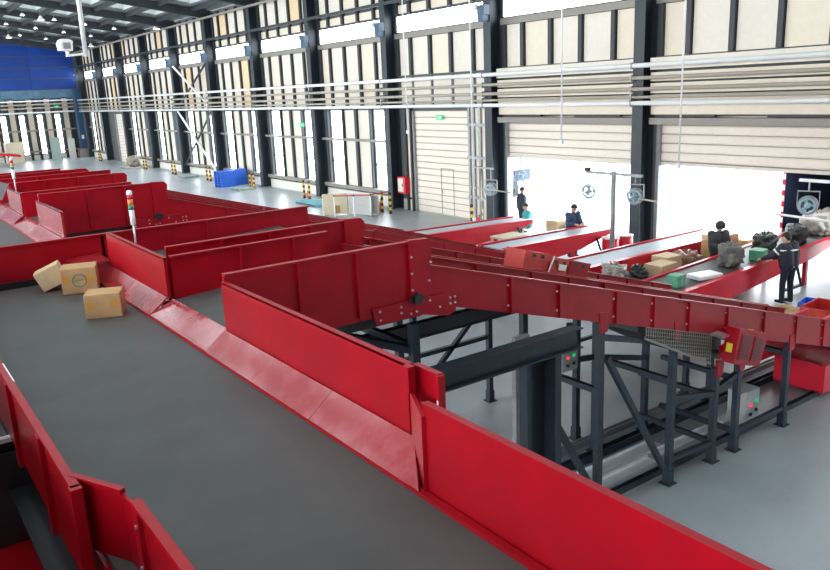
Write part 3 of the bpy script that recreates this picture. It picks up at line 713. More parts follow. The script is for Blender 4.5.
# ================================================================== dock conveyors
def dock(lab, y0, y1, x0, x1, z0, z1, light=True, strut=True):
    c = thing('dock_conveyor', lab, 'conveyor', (x0, (y0 + y1) / 2, 0), 'dock conveyors')
    zz = lambda x: z0 + (z1 - z0) * (x - x0) / (x1 - x0)
    for (a, b, nm) in ((y0, y0 + .04, 'side_panel'), (y1 - .04, y1, 'side_panel')):
        MB().prism([(x0, zz(x0) - .30), (x0 + 1.2, zz(x0 + 1.2) - .62), (x1 - 1.4, zz(x1) - .42), (x1, zz(x1) - .12), (x1, zz(x1)), (x0, zz(x0))], 'y', a, b).build(nm, 'red_overexposed', c)
        MB().prism([(x0, zz(x0)), (x1, zz(x1)), (x1, zz(x1) + .015), (x0, zz(x0) + .015)], 'y', a - .02, a + .12 if a == y0 else b + .02).build('side_lip', 'red_overexposed', c)
    MB().slab([(x0, y0 + .12, zz(x0) - .05), (x1, y0 + .12, zz(x1) - .05), (x1, y1 - .12, zz(x1) - .05), (x0, y1 - .12, zz(x0) - .05)], .03).build('belt', 'belt_light' if light else 'belt', c)
    for x in (x0 + 1.4, x1 - 1.6):
        for y in (y0 + .1, y1 - .1): MB().box(x - .05, x + .05, y - .05, y + .05, 0, zz(x) - .3).build('leg', 'red_overexposed', c)
    MB().cyl((x0 + .05, y0 + .05, zz(x0) - .13), (x0 + .05, y1 - .05, zz(x0) - .13), .07, 12).build('end_roller', 'steel_dark', c)
    if strut:
        xs = x1 - .75 if light else x1 - 2.4
        MB().cyl((xs, y0 - .05, zz(xs) - .18), (xs + .35, y0 - .05, .14), .035, 10).build('lift_strut', 'black', c)
        MB().bar((xs + .4, y0 - .05, .10), (xs - .5, y0 - .05, .10), .08, .06).build('strut_foot', 'black', c)
    return c
D4 = dock('red dock conveyor with dark belt leading into the open truck', 9.95, 11.25, 13.9, 21.3, .78, 1.12, light=False)
D3 = dock('red dock conveyor with pale belt between the two open doors', 12.45, 13.55, 13.9, 20.3, 1.0, 1.0, strut=False)
D2 = dock('red dock conveyor below the standing fan post, pale belt', 15.30, 16.30, 13.9, 18.3, 1.10, 1.06)
D1 = dock('farthest red dock conveyor, in front of the closed shutter', 18.60, 19.60, 13.7, 18.2, 1.10, 1.0)
MB().box(13.9, 15.2, 11.3, 12.44, .74, .78).build('tail_tray', 'belt', D3)
MB().box(15.25, 17.6, 12.40, 12.445, .45, .99).build('tail_panel', 'red_overexposed', D3)
MB().box(15.6, 15.9, 12.39, 12.40, .72, .84).build('label', 'label_white', D3)
for x in (14.0, 15.1):
    MB().box(x - .04, x + .04, 11.4, 11.48, 0, .74).build('leg', 'red_overexposed', D3)
DL = dock('short red conveyor end near the floor at the right edge', 5.95, 7.05, 13.6, 20.0, .72, 1.0, light=False, strut=False)

MB().prism([(12.72, .06), (13.9, .06), (13.9, .60), (12.72, .56)], 'y', 6.0, 6.9).build('tail_box', 'red_overexposed', DL)
MB().box(12.2, 13.9, 6.95, 7.0, .5, 1.15).build('tail_panel', 'red_overexposed', DL)
# ================================================================== sacks, parcels, cartons
def sack(lab, loc, dims, m, seed, rz=0, name='sack', cat='sack', group=None):
    n, k = 56, 32; vs = []
    def sp(c, e): return math.copysign(abs(c) ** e, c)
    for j in range(k + 1):
        ph = -math.pi / 2 + math.pi * j / k
        for i in range(n):
            t = 2 * math.pi * i / n
            p = Vector((sp(math.cos(ph), .6) * sp(math.cos(t), .75), sp(math.cos(ph), .6) * sp(math.sin(t), .75), sp(math.sin(ph), .7)))
            d = 1 + .30 * noise.noise(p * 1.5 + Vector((seed * 7.1, 0, 0))) - .22 * (1 - abs(noise.noise(p * 2.2 + Vector((0, seed * 3.3, 0)))) * 2.2) * .6 - .10 * (1 - 2 * abs(noise.noise(p * 5.0 + Vector((seed, seed, 0)))))
            p *= d
            vs.append((p.x * dims[0] / 2, p.y * dims[1] / 2, max(0, (p.z + .80) * dims[2] / 1.75)))
    fs = [(j * n + i, j * n + (i + 1) % n, (j + 1) * n + (i + 1) % n, (j + 1) * n + i) for j in range(k) for i in range(n)]
    s = thing(name, lab, cat, loc, group, rz, local=True)
    mb = MB(); mb.add(vs, fs); mb.build('body', m, s, smooth=True)
    h = dims[2] * .95
    mb = MB()
    for i in range(5):
        a = i * 1.256 + seed; mb.cyl((.02 * math.cos(a), .02 * math.sin(a), h - .06), (.10 * math.cos(a), .10 * math.sin(a), h + .07), .03, 6, .015)
    mb.build('gathered_top', m, s)
    return s
def d4z(x): return .78 + .34 * (x - 13.9) / 7.4 - .02
sack('grey crumpled sack on the dark dock belt in front of the hooded worker', (16.95, 10.50, d4z(16.9)), (.68, .60, .56), 'sack_grey', 1, .3)
sack('dark grey sack behind the worker in the cap', (18.9, 10.75, d4z(18.9)), (.85, .6, .42), 'sack_dark', 2, .1)
sack('dark green sack at the truck opening', (19.9, 10.45, d4z(19.9)), (.8, .6, .48), 'sack_dark', 3, .7)
sack('large silver sack inside the truck opening', (21.2, 10.55, 1.10), (1.1, .9, .62), 'sack_silver', 4, .2)
sack('silver and black plastic bag at the near end of the pale dock belt', (14.45, 12.0, .782), (.7, .6, .34), 'sack_silver', 5, .5)
sack('black plastic bag beside the silver bag', (14.95, 11.65, .782), (.6, .4, .24), 'hair', 6, 1.0)
sack('brown wrapped bundle among the cartons', (17.2, 11.9, .42), (1.1, .7, .60), 'brown_wrap', 8, .2, name='bundle', cat='bundle')
pk = thing('parcel', 'flat white parcel on the dark dock belt', 'parcel', (15.7, 10.35, d4z(15.7)), None, -.2, local=True)
MB().box(-.36, .36, -.22, .22, 0, .11).build('packet', 'white_plastic', pk, bevel=.03); MB().box(-.10, .12, -.10, .08, .108, .114).build('label', 'label_white', pk)
def gbox(lab, loc, w, d, h, rz):
    g = thing('green_parcel', lab, 'parcel', loc, 'green parcels on the dock belt', rz, local=True)
    MB().box(-w / 2, w / 2, -d / 2, d / 2, 0, h).build('box', 'green_box', g, bevel=.02); MB().box(-.03, .03, -d / 2 - .003, d / 2 + .003, -.001 + .004, h + .003).build('tape', 'label_white' if False else 'green_wood', g)
gbox('green wrapped box at the near end of the dark dock belt', (14.75, 10.45, d4z(14.75)), .36, .30, .27, .1)
gbox('green wrapped box beside the worker in the cap', (17.85, 10.3, d4z(17.85)), .42, .34, .26, .2)
carton('pale cardboard carton with a yellow dot, nearest of the stack by the dark belt', (15.8, 11.65, .0), .7, .5, .98, .05, m='cardboard_pale', logo=False, tape=False, group='cartons between the dock belts')
carton('tall pale carton left of the brown bundle', (16.5, 12.0, .0), .6, .5, 1.02, -.04, m='cardboard_pale', logo=False, tape=False, group='cartons between the dock belts')
carton('low carton under the brown bundle', (17.25, 11.9, .0), 1.2, .7, .42, .0, m='cardboard', logo=False, tape=False, group='cartons between the dock belts')
carton('wide long carton behind the brown bundle', (18.9, 12.05, .0), .9, .6, 1.08, .06, m='cardboard', logo=False, tape=False, group='cartons between the dock belts')
carton('topmost flat carton at the back of the stack', (18.9, 12.05, 1.082), .8, .6, .14, -.05, m='cardboard_pale', logo=False, tape=False, group='cartons between the dock belts')
carton('carton standing behind the hooded worker', (19.75, 11.9, .0), .6, .6, 1.0, .1, m='cardboard_pale', logo=False, tape=False, group='cartons between the dock belts')
carton('tall carton left of the teal clad worker, inside the open door', (19.25, 18.55, .0), .5, .5, .86, .1, m='cardboard_pale', logo=False, tape=False, group='cartons at the open door')
carton('pale carton right of the tall one, inside the open door', (19.6, 18.0, .0), .55, .5, .80, -.1, m='board_grey', logo=False, tape=False, group='cartons at the open door')
rp = tag(MB().lathe([(.06, 0), (.055, .03), (.05, .42), (.03, .45), (.001, .455)], (19.6, 12.3, 1.0), 12).build('marker_post', 'red_overexposed', loc=(19.6, 12.3, 1.0)), 'small red marker post on the cartons in the bright doorway', 'post') if False else None
# crates at the foot of the nearest dock conveyor
def crate(lab, loc, w, d, h, m, rz=0):
    c = thing('crate', lab, 'crate', loc, 'crates beside the dock conveyor', rz, local=True)
    MB().box(-w / 2, w / 2, -d / 2, d / 2, 0, .02).build('base', m, c)
    for (x0, x1, y0, y1) in ((-w / 2, w / 2, -d / 2, -d / 2 + .02), (-w / 2, w / 2, d / 2 - .02, d / 2), (-w / 2, -w / 2 + .02, -d / 2, d / 2), (w / 2 - .02, w / 2, -d / 2, d / 2)):
        MB().box(x0, x1, y0, y1, .02, h).build('side', m, c)
    return c
crate('blue plastic crate on the floor near the worker in the cap', (17.6, 8.75, 0), .6, .45, .22, 'blue_plastic', .2)
crate('open cardboard tray on the floor in front of the worker in the cap', (16.55, 8.9, 0), 1.1, .5, .16, 'cardboard_pale', .1)
crate('red plastic crate at the right edge of the dock floor', (16.9, 8.15, 0), 1.0, .6, .40, 'red_plastic', .1)
# red folding crates stacked on the second feed conveyor
for i, (x, lab, mm, w, h) in enumerate(((7.62, 'orange red folding crate left on the second feed conveyor', 'red_plastic', .50, .42), (8.08, 'orange red folding crate with a white tag, middle of three', 'red_plastic', .40, .38), (8.50, 'dark red folding crate right on the second feed conveyor', 'red', .44, .38))):
    zb_ = inc(x) - .165
    c = thing('folding_crate', lab, 'crate', (x, 7.95, zb_), 'folding crates on the feed conveyor', 0, local=True)
    c.rotation_euler = (0, math.atan(.28), 0)
    MB().box(-w / 2, w / 2, -.15, .25, 0, .03).build('base', mm, c)
    for (x0, x1, y0, y1) in ((-w / 2, w / 2, -.15, -.12), (-w / 2, w / 2, .22, .25), (-w / 2, -w / 2 + .03, -.12, .22), (w / 2 - .03, w / 2, -.12, .22)): MB().box(x0, x1, y0, y1, .03, h).build('side', mm, c)
    MB().box(-w / 2 - .02, w / 2 + .02, -.17, -.15, h - .10, h).build('rim', mm, c)
    MB().box(-.12, -.05, -.175, -.17, h - .08, h - .03).build('handle_slot', 'black', c); MB().box(.05, .12, -.175, -.17, h - .08, h - .03).build('handle_slot', 'black', c)
    if i == 1:
        MB().box(-.02, .14, -.178, -.172, h - .17, h - .08).build('tag', 'label_white', c)
        MB().bar((-.16, -.18, h + .02), (-.24, -.18, h - .28), .015, .02).build('strap', 'label_white', c)

# ================================================================== red drums, fans, hanging conduits
for i, (x, y, lab) in enumerate(((17.85, 14.98, 'red drum with pale lid under the fan post, left one'), (18.45, 14.95, 'red drum with pale lid under the fan post, right one'))):
    d = thing('drum', lab, 'drum', (x, y, 0), 'red drums')
    MB().lathe([(.25, .0), (.25, .28), (.262, .30), (.25, .32), (.25, .58), (.262, .60), (.25, .62), (.25, .88)], (x, y, 0), 24).build('barrel', 'red_overexposed', d, smooth=True)
    MB().lathe([(.262, .88), (.262, .91), (.24, .915), (.235, .90), (.001, .90)], (x, y, 0), 24).build('lid', 'plinth', d)
def fan(lab, x, y, z, rz, hang=.45, bar=True):
    f = thing('hanging_fan', lab, 'fan', (x, y, z), 'hanging dock fans', rz, local=True)
    g = MB().ring((-.12, 0, 0), .25, .014, 'x').ring((.12, 0, 0), .25, .014, 'x').ring((0, 0, 0), .26, .012, 'x')
    for i in range(16):
        a = 2 * math.pi * i / 16
        for sx in (-.13, .13): g.bar((sx, .06 * math.cos(a), .06 * math.sin(a)), (sx * .92, .25 * math.cos(a), .25 * math.sin(a)), .006, .006)
        g.bar((-.12, .25 * math.cos(a), .25 * math.sin(a)), (.12, .25 * math.cos(a), .25 * math.sin(a)), .006, .006)
    g.build('cage', 'steel_grey', f)
    MB().cyl((.02, 0, 0), (.30, 0, 0), .085, 16, .06).build('motor', 'fan_blue', f, smooth=True)
    b = MB()
    for i in range(3):
        a = 2 * math.pi * i / 3
        p = [(math.cos(a + t) * r, math.sin(a + t) * r, h) for (t, r, h) in ((-.15, .05, -.03), (-.45, .21, -.05), (.35, .22, .03), (.3, .05, .02))]
        b.slab([(q[2] - .04, q[0], q[1]) for q in p], .006)
    b.build('blade', 'fan_blue', f)
    MB().ring((.12, 0, 0), .20, .03, 'x').build('rear_guard', 'fan_blue', f)
    MB().bar((0, -.28, 0), (0, -.28, .34), .02, .03).bar((0, .28, 0), (0, .28, .34), .02, .03).bar((0, -.29, .34), (0, .29, .34), .03, .03).build('yoke', 'steel_grey', f)
    MB().cyl((0, 0, .34), (0, 0, .34 + hang), .02, 10).build('stem', 'steel_grey', f)
    for ch in f.children:
        if ch.name.split('.')[0] != 'stem': ch.scale = (.86, .86, 1 if ch.name.startswith('yoke') else .86)
    return f
DK = math.radians(200)
fan('hanging fan on the left end of the standing post arm', 17.5, 15.50, 2.28, DK, .22)
fan('hanging fan on the right end of the post arm, before the column', 17.5, 13.85, 2.26, DK, .22)
fan('hanging fan before the dark truck opening', 18.5, 9.50, 2.30, DK, .24)
fan('hanging fan beside the closed roller shutter', 18.5, 21.05, 1.80, DK, .40)
fan('hanging fan high in the left corner of the open dock door', 20.2, 21.3, 2.10, DK + .8, .36)
ps = thing('fan_post', 'grey post with a cross arm standing behind the red drums', 'post', (17.5, 14.62, 0), 'fan posts')
MB().cyl((17.5, 14.62, 0), (17.5, 14.62, 2.92), .075, 12).build('post', 'steel_grey', ps, smooth=True)
MB().bar((17.5, 13.62, 2.84), (17.5, 15.65, 2.84), .08, .08).build('arm', 'steel_grey', ps)
MB().box(17.4, 17.6, 14.5, 14.74, 0, .03).build('base', 'steel_grey', ps); MB().box(17.44, 17.56, 15.52, 15.68, 2.87, 2.98).build('floodlight', 'black', ps)
MB().cyl((17.46, 13.95, 2.24), (17.46, 13.1, 2.18), .025, 8).build('spray_bar', 'pipe_tan', ps)
ps = thing('fan_post', 'grey post with a long arm at the right edge before the truck', 'post', (18.5, 8.2, 0), 'fan posts')
MB().cyl((18.5, 8.2, 0), (18.5, 8.2, 3.0), .055, 12).build('post', 'steel_grey', ps, smooth=True); MB().bar((18.5, 9.75, 2.90), (18.5, 8.2, 2.90), .07, .07).build('arm', 'pipe_white', ps)
MB().cyl((18.3, 10.35, 2.05), (18.3, 8.2, 1.98), .03, 10).build('spray_bar', 'pipe_white', ps); MB().box(18.4, 18.6, 8.1, 8.3, 0, .03).build('base', 'steel_grey', ps)
ps = thing('fan_post', 'grey post with an arm left of the open dock door', 'post', (18.6, 21.75, 0), 'fan posts')
MB().cyl((18.6, 21.75, 0), (18.6, 21.75, 2.6), .05, 12).build('post', 'steel_grey', ps, smooth=True); MB().bar((18.5, 20.9, 2.55), (18.5, 22.0, 2.55), .06, .06).build('arm', 'steel_grey', ps)
MB().cyl((18.3, 22.0, 1.84), (18.3, 19.8, 1.80), .025, 8).build('spray_bar', 'pipe_tan', ps); MB().box(18.5, 18.7, 21.65, 21.85, 0, .03).build('base', 'steel_grey', ps)
for (y, z, lab) in ((24.0, 3.95, 'thin hanging conduit before the closed shutter, left'), (20.25, 1.05, 'long thin hanging conduit reaching down to the farthest dock conveyor'), (16.18, 3.8, 'thin hanging conduit before the left open dock door'), (12.12, 3.3, 'thin hanging conduit before the right open dock door')):
    h = thing('hanging_conduit', lab, 'conduit', (17, y, z), 'thin hanging conduits')
    MB().cyl((17, y, z), (17, y, roofz(17) + .2), .022, 8).build('tube', 'white_plastic', h, smooth=True); MB().box(16.96, 17.04, y - .05, y + .05, z - .12, z).build('socket', 'white_plastic', h)
hp = thing('security_camera', 'white security camera on a long ceiling pole, upper left', 'camera', (4.9, 20, 6.5))
MB().cyl((4.90, 20, 6.50), (4.98, 20, roofz(4.95) + .2), .055, 12).build('pole', 'white_plastic', hp, smooth=True)
MB().bar((4.88, 20, 6.56), (4.50, 20, 6.52), .06, .05).build('arm', 'white_plastic', hp)
MB().cyl((4.50, 20, 6.50), (4.50, 20, 6.62), .04, 10).build('mount', 'white_plastic', hp)
MB().prism([(4.33, 6.64), (4.58, 6.62), (4.60, 6.84), (4.52, 6.88), (4.36, 6.88), (4.31, 6.80)], 'y', 19.78, 20.15).build('housing', 'white_plastic', hp)
MB().box(4.38, 4.54, 19.77, 19.785, 6.66, 6.80).build('lens_window', 'steel_grey', hp)

# ---- pendant lamps under the roof
def lamp(x, y, lab, big):
    z = roofz(x) - (.55 if big else .25)
    l = thing('pendant_lamp', lab, 'lamp', (x, y, z), 'pendant lamps under the roof')
    MB().lathe([(.04, .30), (.09, .26), (.16, .12), (.27, .0), (.26, .0), (.15, .11), (.08, .24), (.03, .28)] if big else [(.04, .16), (.10, .14), (.19, .0), (.18, .0), (.09, .12), (.03, .14)], (x, y, z), 16).build('shade', 'lamp_shade', l, smooth=True)
    MB().cyl((x, y, z + .015), (x, y, z + .03), .15 if not big else .22, 16).build('lamp_disc', 'lamp_disc', l)
    MB().cyl((x, y, z + .14), (x, y, roofz(x) + .2), .012, 6).build('rod', 'steel_grey', l)
rows = [(colY(n) + SP * .85, n) for n in (6, 7, 8)]
for r, (y, n) in enumerate(rows):
    for k in range(6):
        lamp(7.5 + 2.1 * k, y, 'small lit pendant lamp in a row below the far roof lights', False)
for (x, y, lab) in ((12.9, 78.0, 'cone shaped pendant lamp before the blue end wall'), (12.6, 62.5, 'cone shaped pendant lamp above the security camera'), (19.2, 76.0, 'cone shaped pendant lamp right of the security camera pole'), (19.3, 58.0, 'cone shaped pendant lamp by the rafter over the dock wall')):
    lamp(x, y, lab, True)

# ================================================================== things along the dock wall
def bollard(x, y, lab):
    b = thing('bollard', lab, 'bollard', (x, y, 0), 'striped bollards by the columns')
    for k in range(7): MB().cyl((x, y, .02 + k * .135), (x, y, .02 + (k + 1) * .135), .06, 12).build('stripe', 'yellow' if k % 2 else 'black', b)
    MB().cyl((x, y, 0), (x, y, .02), .10, 12).build('base', 'black', b)
def extinguisher(x, y, lab):
    e = thing('fire_extinguisher', lab, 'fire extinguisher', (x, y, 0), 'fire extinguishers by the columns')
    MB().lathe([(.08, .0), (.085, .02), (.085, .38), (.05, .45), (.025, .47), (.025, .50)], (x, y, 0), 14).build('cylinder', 'red_overexposed', e, smooth=True)
    MB().box(x - .02, x + .07, y - .015, y + .015, .50, .56).build('valve', 'black', e); MB().cyl((x, y - .05, .48), (x, y - .11, .20), .012, 8).build('hose', 'black', e)
WHO = {1: 'right of the closed shutter', 2: 'beside the hydrant cabinet', 3: 'left of the teal pallet', 4: 'right of the pale green pallet', 5: 'behind the blue pallets', 6: 'by the grey floor scale', 7: 'seven columns from the open doors', 9: 'left of the distant shutter'}
for n, w in WHO.items():
    y = colY(n)
    xo = 19.35
    bollard(xo, y - .28, 'near striped bollard at the column ' + w); bollard(xo, y + .32 if n != 2 else y - .95, 'far striped bollard at the column ' + w if n != 2 else 'striped bollard holding the red barrier tape ' + w)
    extinguisher(xo + .12, y + .02, 'red fire extinguisher between the bollards ' + w)
def pallet(lab, x, y, lx, ly, z, m, h=.14, rz=0):
    p = thing('pallet', lab, 'pallet', (x, y, z), 'pallets along the dock wall', rz, local=True)
    for k in range(7):
        a = -lx / 2 + k * (lx - .1) / 6; MB().box(a, a + .1, -ly / 2, ly / 2, h - .025, h).build('deck_board', m, p)
    for k in range(3):
        a = -ly / 2 + k * (ly - .1) / 2; MB().box(-lx / 2, lx / 2, a, a + .1, .02, h - .025).build('stringer', m, p)
        MB().box(-lx / 2, lx / 2, a, a + .1, 0, .02).build('bottom_board', m, p)
for s, (x, y, nm) in enumerate(((18.75, 46.6, 'left'), (19.75, 47.2, 'right'))):
    for k in range(6): pallet('blue plastic pallet in the %s stack by the dock wall, %s' % (nm, ['bottom one', 'second from the floor', 'third from the floor', 'third from the top', 'second from the top', 'topmost one'][k]), x, y, 1.0, 1.1, .162 * k, 'blue_plastic', .16)
pallet('pale green flat pallet right of the blue pallets', 18.75, 44.0, 1.0, 1.4, 0, 'green_wood', .12)
pallet('teal flat pallet left of the plywood screens', 18.55, 34.6, 1.0, 2.3, 0, 'teal_wood', .12)
def screen(lab, x0, x1, y0, y1, h, m):
    s = thing('board_screen', lab, 'screen', ((x0 + x1) / 2, (y0 + y1) / 2, 0), 'plywood screens')
    MB().slab([(x0, y0, .04), (x1, y1, .04), (x1, y1, h), (x0, y0, h)], .04).build('board', m, s)
    MB().slab([(x0, y0, h), (x1, y1, h), (x1, y1, h + .03), (x0, y0, h + .03)], .05).build('edge', 'board', s)
    for (x, y) in ((x0, y0), (x1, y1)): MB().box(x - .04, x + .04, y - .04, y + .04, 0, h).build('post', m, s)
screen('cream plywood screen, leftmost of three by the barrier', 17.0, 17.9, 30.9, 30.3, .95, 'board')
screen('grey board screen in the middle of three by the barrier', 18.0, 18.4, 30.2, 29.1, .95, 'board_grey')
screen('grey brown board screen, rightmost of three by the barrier', 18.5, 18.8, 29.7, 29.15, .85, 'board_grey')
MB().box(17.35, 17.7, 30.45, 30.56, .1, .45).build('vent', 'cardboard', bpy.data.objects['board_screen'])
def qpost(lab, x, y):
    p = thing('barrier_post', lab, 'barrier post', (x, y, 0), 'barrier posts')
    MB().cyl((x, y, .02), (x, y, 1.0), .03, 10).build('tube', 'stainless', p); MB().lathe([(.16, 0), (.16, .02), (.04, .04)], (x, y, 0), 16).build('base', 'steel_grey', p)
    MB().cyl((x, y, .95), (x, y, 1.02), .04, 10).build('head', 'black', p)
qpost('steel barrier post before the cream plywood screen', 17.0, 29.9); qpost('steel barrier post in the middle of the red tape', 17.65, 29.3); qpost('steel barrier post before the grey board screen, right', 18.25, 28.85)
tag(MB().box(-.001, .0, 0, 0, 0, 0) and MB().bar((17.0, 29.9, .98), (18.25, 28.85, .98), .008, .05).bar((18.25, 28.85, .98), (19.3, 29.0, 1.0), .008, .05).build('barrier_tape', 'red_overexposed', loc=(18.2, 29.4, .98)), 'red barrier tape stretched between the posts', 'tape')
hy = thing('hydrant_cabinet', 'red and white hydrant cabinet on the wall by the closed shutter', 'cabinet', (20.4, 29.25, .78))
MB().box(20.28, 20.54, 29.0, 29.62, .78, 1.55).build('case', 'red_overexposed', hy); MB().box(20.26, 20.28, 29.16, 29.58, .86, 1.48).build('door', 'panel_white', hy); MB().box(20.25, 20.26, 29.2, 29.25, 1.1, 1.25).build('handle', 'black', hy)
sc_ = thing('floor_scale', 'grey platform scale on the floor beside a far column', 'scale', (19.3, 54.7, 0)); MB().box(18.8, 19.8, 54.0, 55.6, .02, .12).build('platform', 'steel_grey', sc_); MB().box(18.85, 19.75, 54.05, 55.55, .12, .13).build('top_plate', 'green_wood', sc_)
MB().cyl((18.9, 54.1, 0), (18.9, 54.1, .02), .05, 8).cyl((19.7, 55.5, 0), (19.7, 55.5, .02), .05, 8).build('foot', 'black', sc_)
sack('beige covered heap beside the distant shutter', (19.1, 67.2, .14), (1.1, 1.2, .9), 'heap', 11, 0, name='covered_heap', cat='heap')
pallet('grey pallet under the beige covered heap', 19.1, 67.4, 1.6, 2.0, 0, 'board_grey', .14)
def exit_sign(lab, x, y, z, back=False):
    e = thing('exit_sign', lab, 'sign', (x, y, z), 'green exit signs')
    if back: MB().box(x - .22, x + .22, y, y + .05, z - .1, z + .1).build('case', 'green_lamp', e); MB().box(x - .12, x + .02, y - .006, y, z - .03, z + .03).prism([(x + .02, z - .07), (x + .12, z), (x + .02, z + .07)], 'y', y - .006, y).build('arrow', 'label_white', e)
    else: MB().box(x, x + .05, y - .22, y + .22, z - .1, z + .1).build('case', 'green_lamp', e); MB().box(x - .006, x, y - .12, y + .02, z - .03, z + .03).prism([(y + .02, z - .07), (y + .12, z), (y + .02, z + .07)], 'x', x - .006, x).build('arrow', 'label_white', e)
exit_sign('green exit sign on the wall between window bays', 20.38, 38.9, 3.8); exit_sign('green exit sign above the closed roller shutter', 20.56, 26.65, 4.22); exit_sign('green exit sign behind the far pipe rack', 20.57, 73.5, 5.3); exit_sign('green exit sign on the far end wall', 18.0, 88.0, 5.3, True)
# far corner clutter
fb = tag(MB().box(16.3, 17.2, 85.0, 85.12, 0, 2.3).build('standing_board', 'green_wood', loc=(16.7, 85, 0)), 'green board standing before the far end wall', 'board')
fb = tag(MB().box(18.4, 19.0, 87.0, 87.3, 0, 2.0).build('standing_board', 'board_grey', loc=(18.7, 87, 0)), 'grey board standing at the far corner', 'board')
fc = thing('far_conveyor', 'small conveyor with grey top and red rim at the far left', 'conveyor', (12, 84, 0))
MB().slab([(7.0, 83.0, 1.9), (12.9, 83.0, .95), (12.9, 85.0, .95), (7.0, 85.0, 1.9)], .05).build('belt', 'belt_light', fc); MB().slab([(7.0, 82.9, 1.7), (13.1, 82.9, .72), (13.1, 82.92, .96), (7.0, 82.92, 1.95)], .05).build('rim', 'red_overexposed', fc)
for x in (8, 10, 12): MB().box(x, x + .1, 83.0, 83.1, 0, .95).build('leg', 'steel_dark', fc)
carton('stack of yellowish cartons behind the far conveyor', (13.2, 87.0, 0), 1.6, 1.0, 2.0, 0, m='board', logo=False, tape=False)
extinguisher(19.2, 87.6, 'red fire extinguisher in the far corner by the blue column')
# dashed floor marking
for k in range(11):
    pass
dm = thing('floor_marking', 'dashed pale line on the floor before the closed shutter', 'floor marking', (18.5, 27.4, .001))
for k in range(11): MB().box(17.4 + k * .21, 17.52 + k * .21, 27.48 - k * .02, 27.56 - k * .02, .001, .004).build('dash', 'steel_grey', dm)

# ================================================================== trucks outside
t = thing('truck', 'truck backed up to the right dock door with dark empty cargo box', 'truck', (24, 10.4, 0))
ty0, ty1, tx0, tx1, tz0, tz1 = 9.15, 11.72, 21.35, 30.0, 1.05, 2.75
MB().box(tx0, tx1, ty0, ty1, tz0 - .12, tz0).build('floor', 'truck_dark', t)
MB().box(tx0, tx1, ty1 - .05, ty1, tz0, tz1).build('side_wall', 'truck_dark', t); MB().box(tx0, tx1, ty0, ty0 + .05, tz0, tz1).build('side_wall', 'truck_dark', t)
MB().box(tx0, tx1, ty0, ty1, tz1, tz1 + .05).build('roof', 'truck_dark', t); MB().box(tx1 - .05, tx1, ty0, ty1, tz0, tz1).build('front_wall', 'truck_dark', t)
for k in range(12):
    a, b = tz0 - .1 + k * .155, tz0 - .1 + (k + 1) * .155
    MB().box(tx0 - .03, tx0, ty1 - .07, ty1 + .01, a, b).build('marker_strip', 'red_overexposed' if k % 2 else 'truck_white', t)
for k in range(14):
    a, b = ty0 + k * .184, ty0 + (k + 1) * .184
    MB().box(tx0 - .03, tx0, a, b, tz1 - .02, tz1 + .07).build('marker_strip', 'red_overexposed' if k % 4 == 2 else 'truck_white', t)
for x in (27.5, 28.8):
    for y in (ty0 + .2, ty1 - .45): MB().cyl((x, y, .5), (x, y + .28, .5), .5, 20).build('wheel', 'black', t)
MB().box(tx0 + .5, tx1 - .2, ty0 + .8, ty0 + 1.0, .7, .93).box(tx0 + .5, tx1 - .2, ty1 - 1.0, ty1 - .8, .7, .93).build('chassis', 'steel_dark', t)
t = thing('truck', 'blue grey truck outside the left open dock door', 'truck', (25, 30, 0))
MB().box(24.0, 26.3, 27.0, 33.0, 1.0, 2.7).build('cargo_box', 'truck_blue', t, bevel=.03)
MB().box(24.05, 26.25, 26.97, 27.0, 1.55, 1.75).build('marker_strip', 'truck_white', t)
MB().box(24.1, 26.2, 26.97, 27.0, 1.0, 1.5).build('tail_board', 'truck_dark', t)
for y in (28.2, 31.8):
    for x in (24.1, 25.9): MB().cyl((x, y, .48), (x + .28, y, .48), .48, 20).build('wheel', 'black', t)
MB().box(24.7, 25.6, 27.2, 32.8, .6, 1.0).build('chassis', 'steel_dark', t)

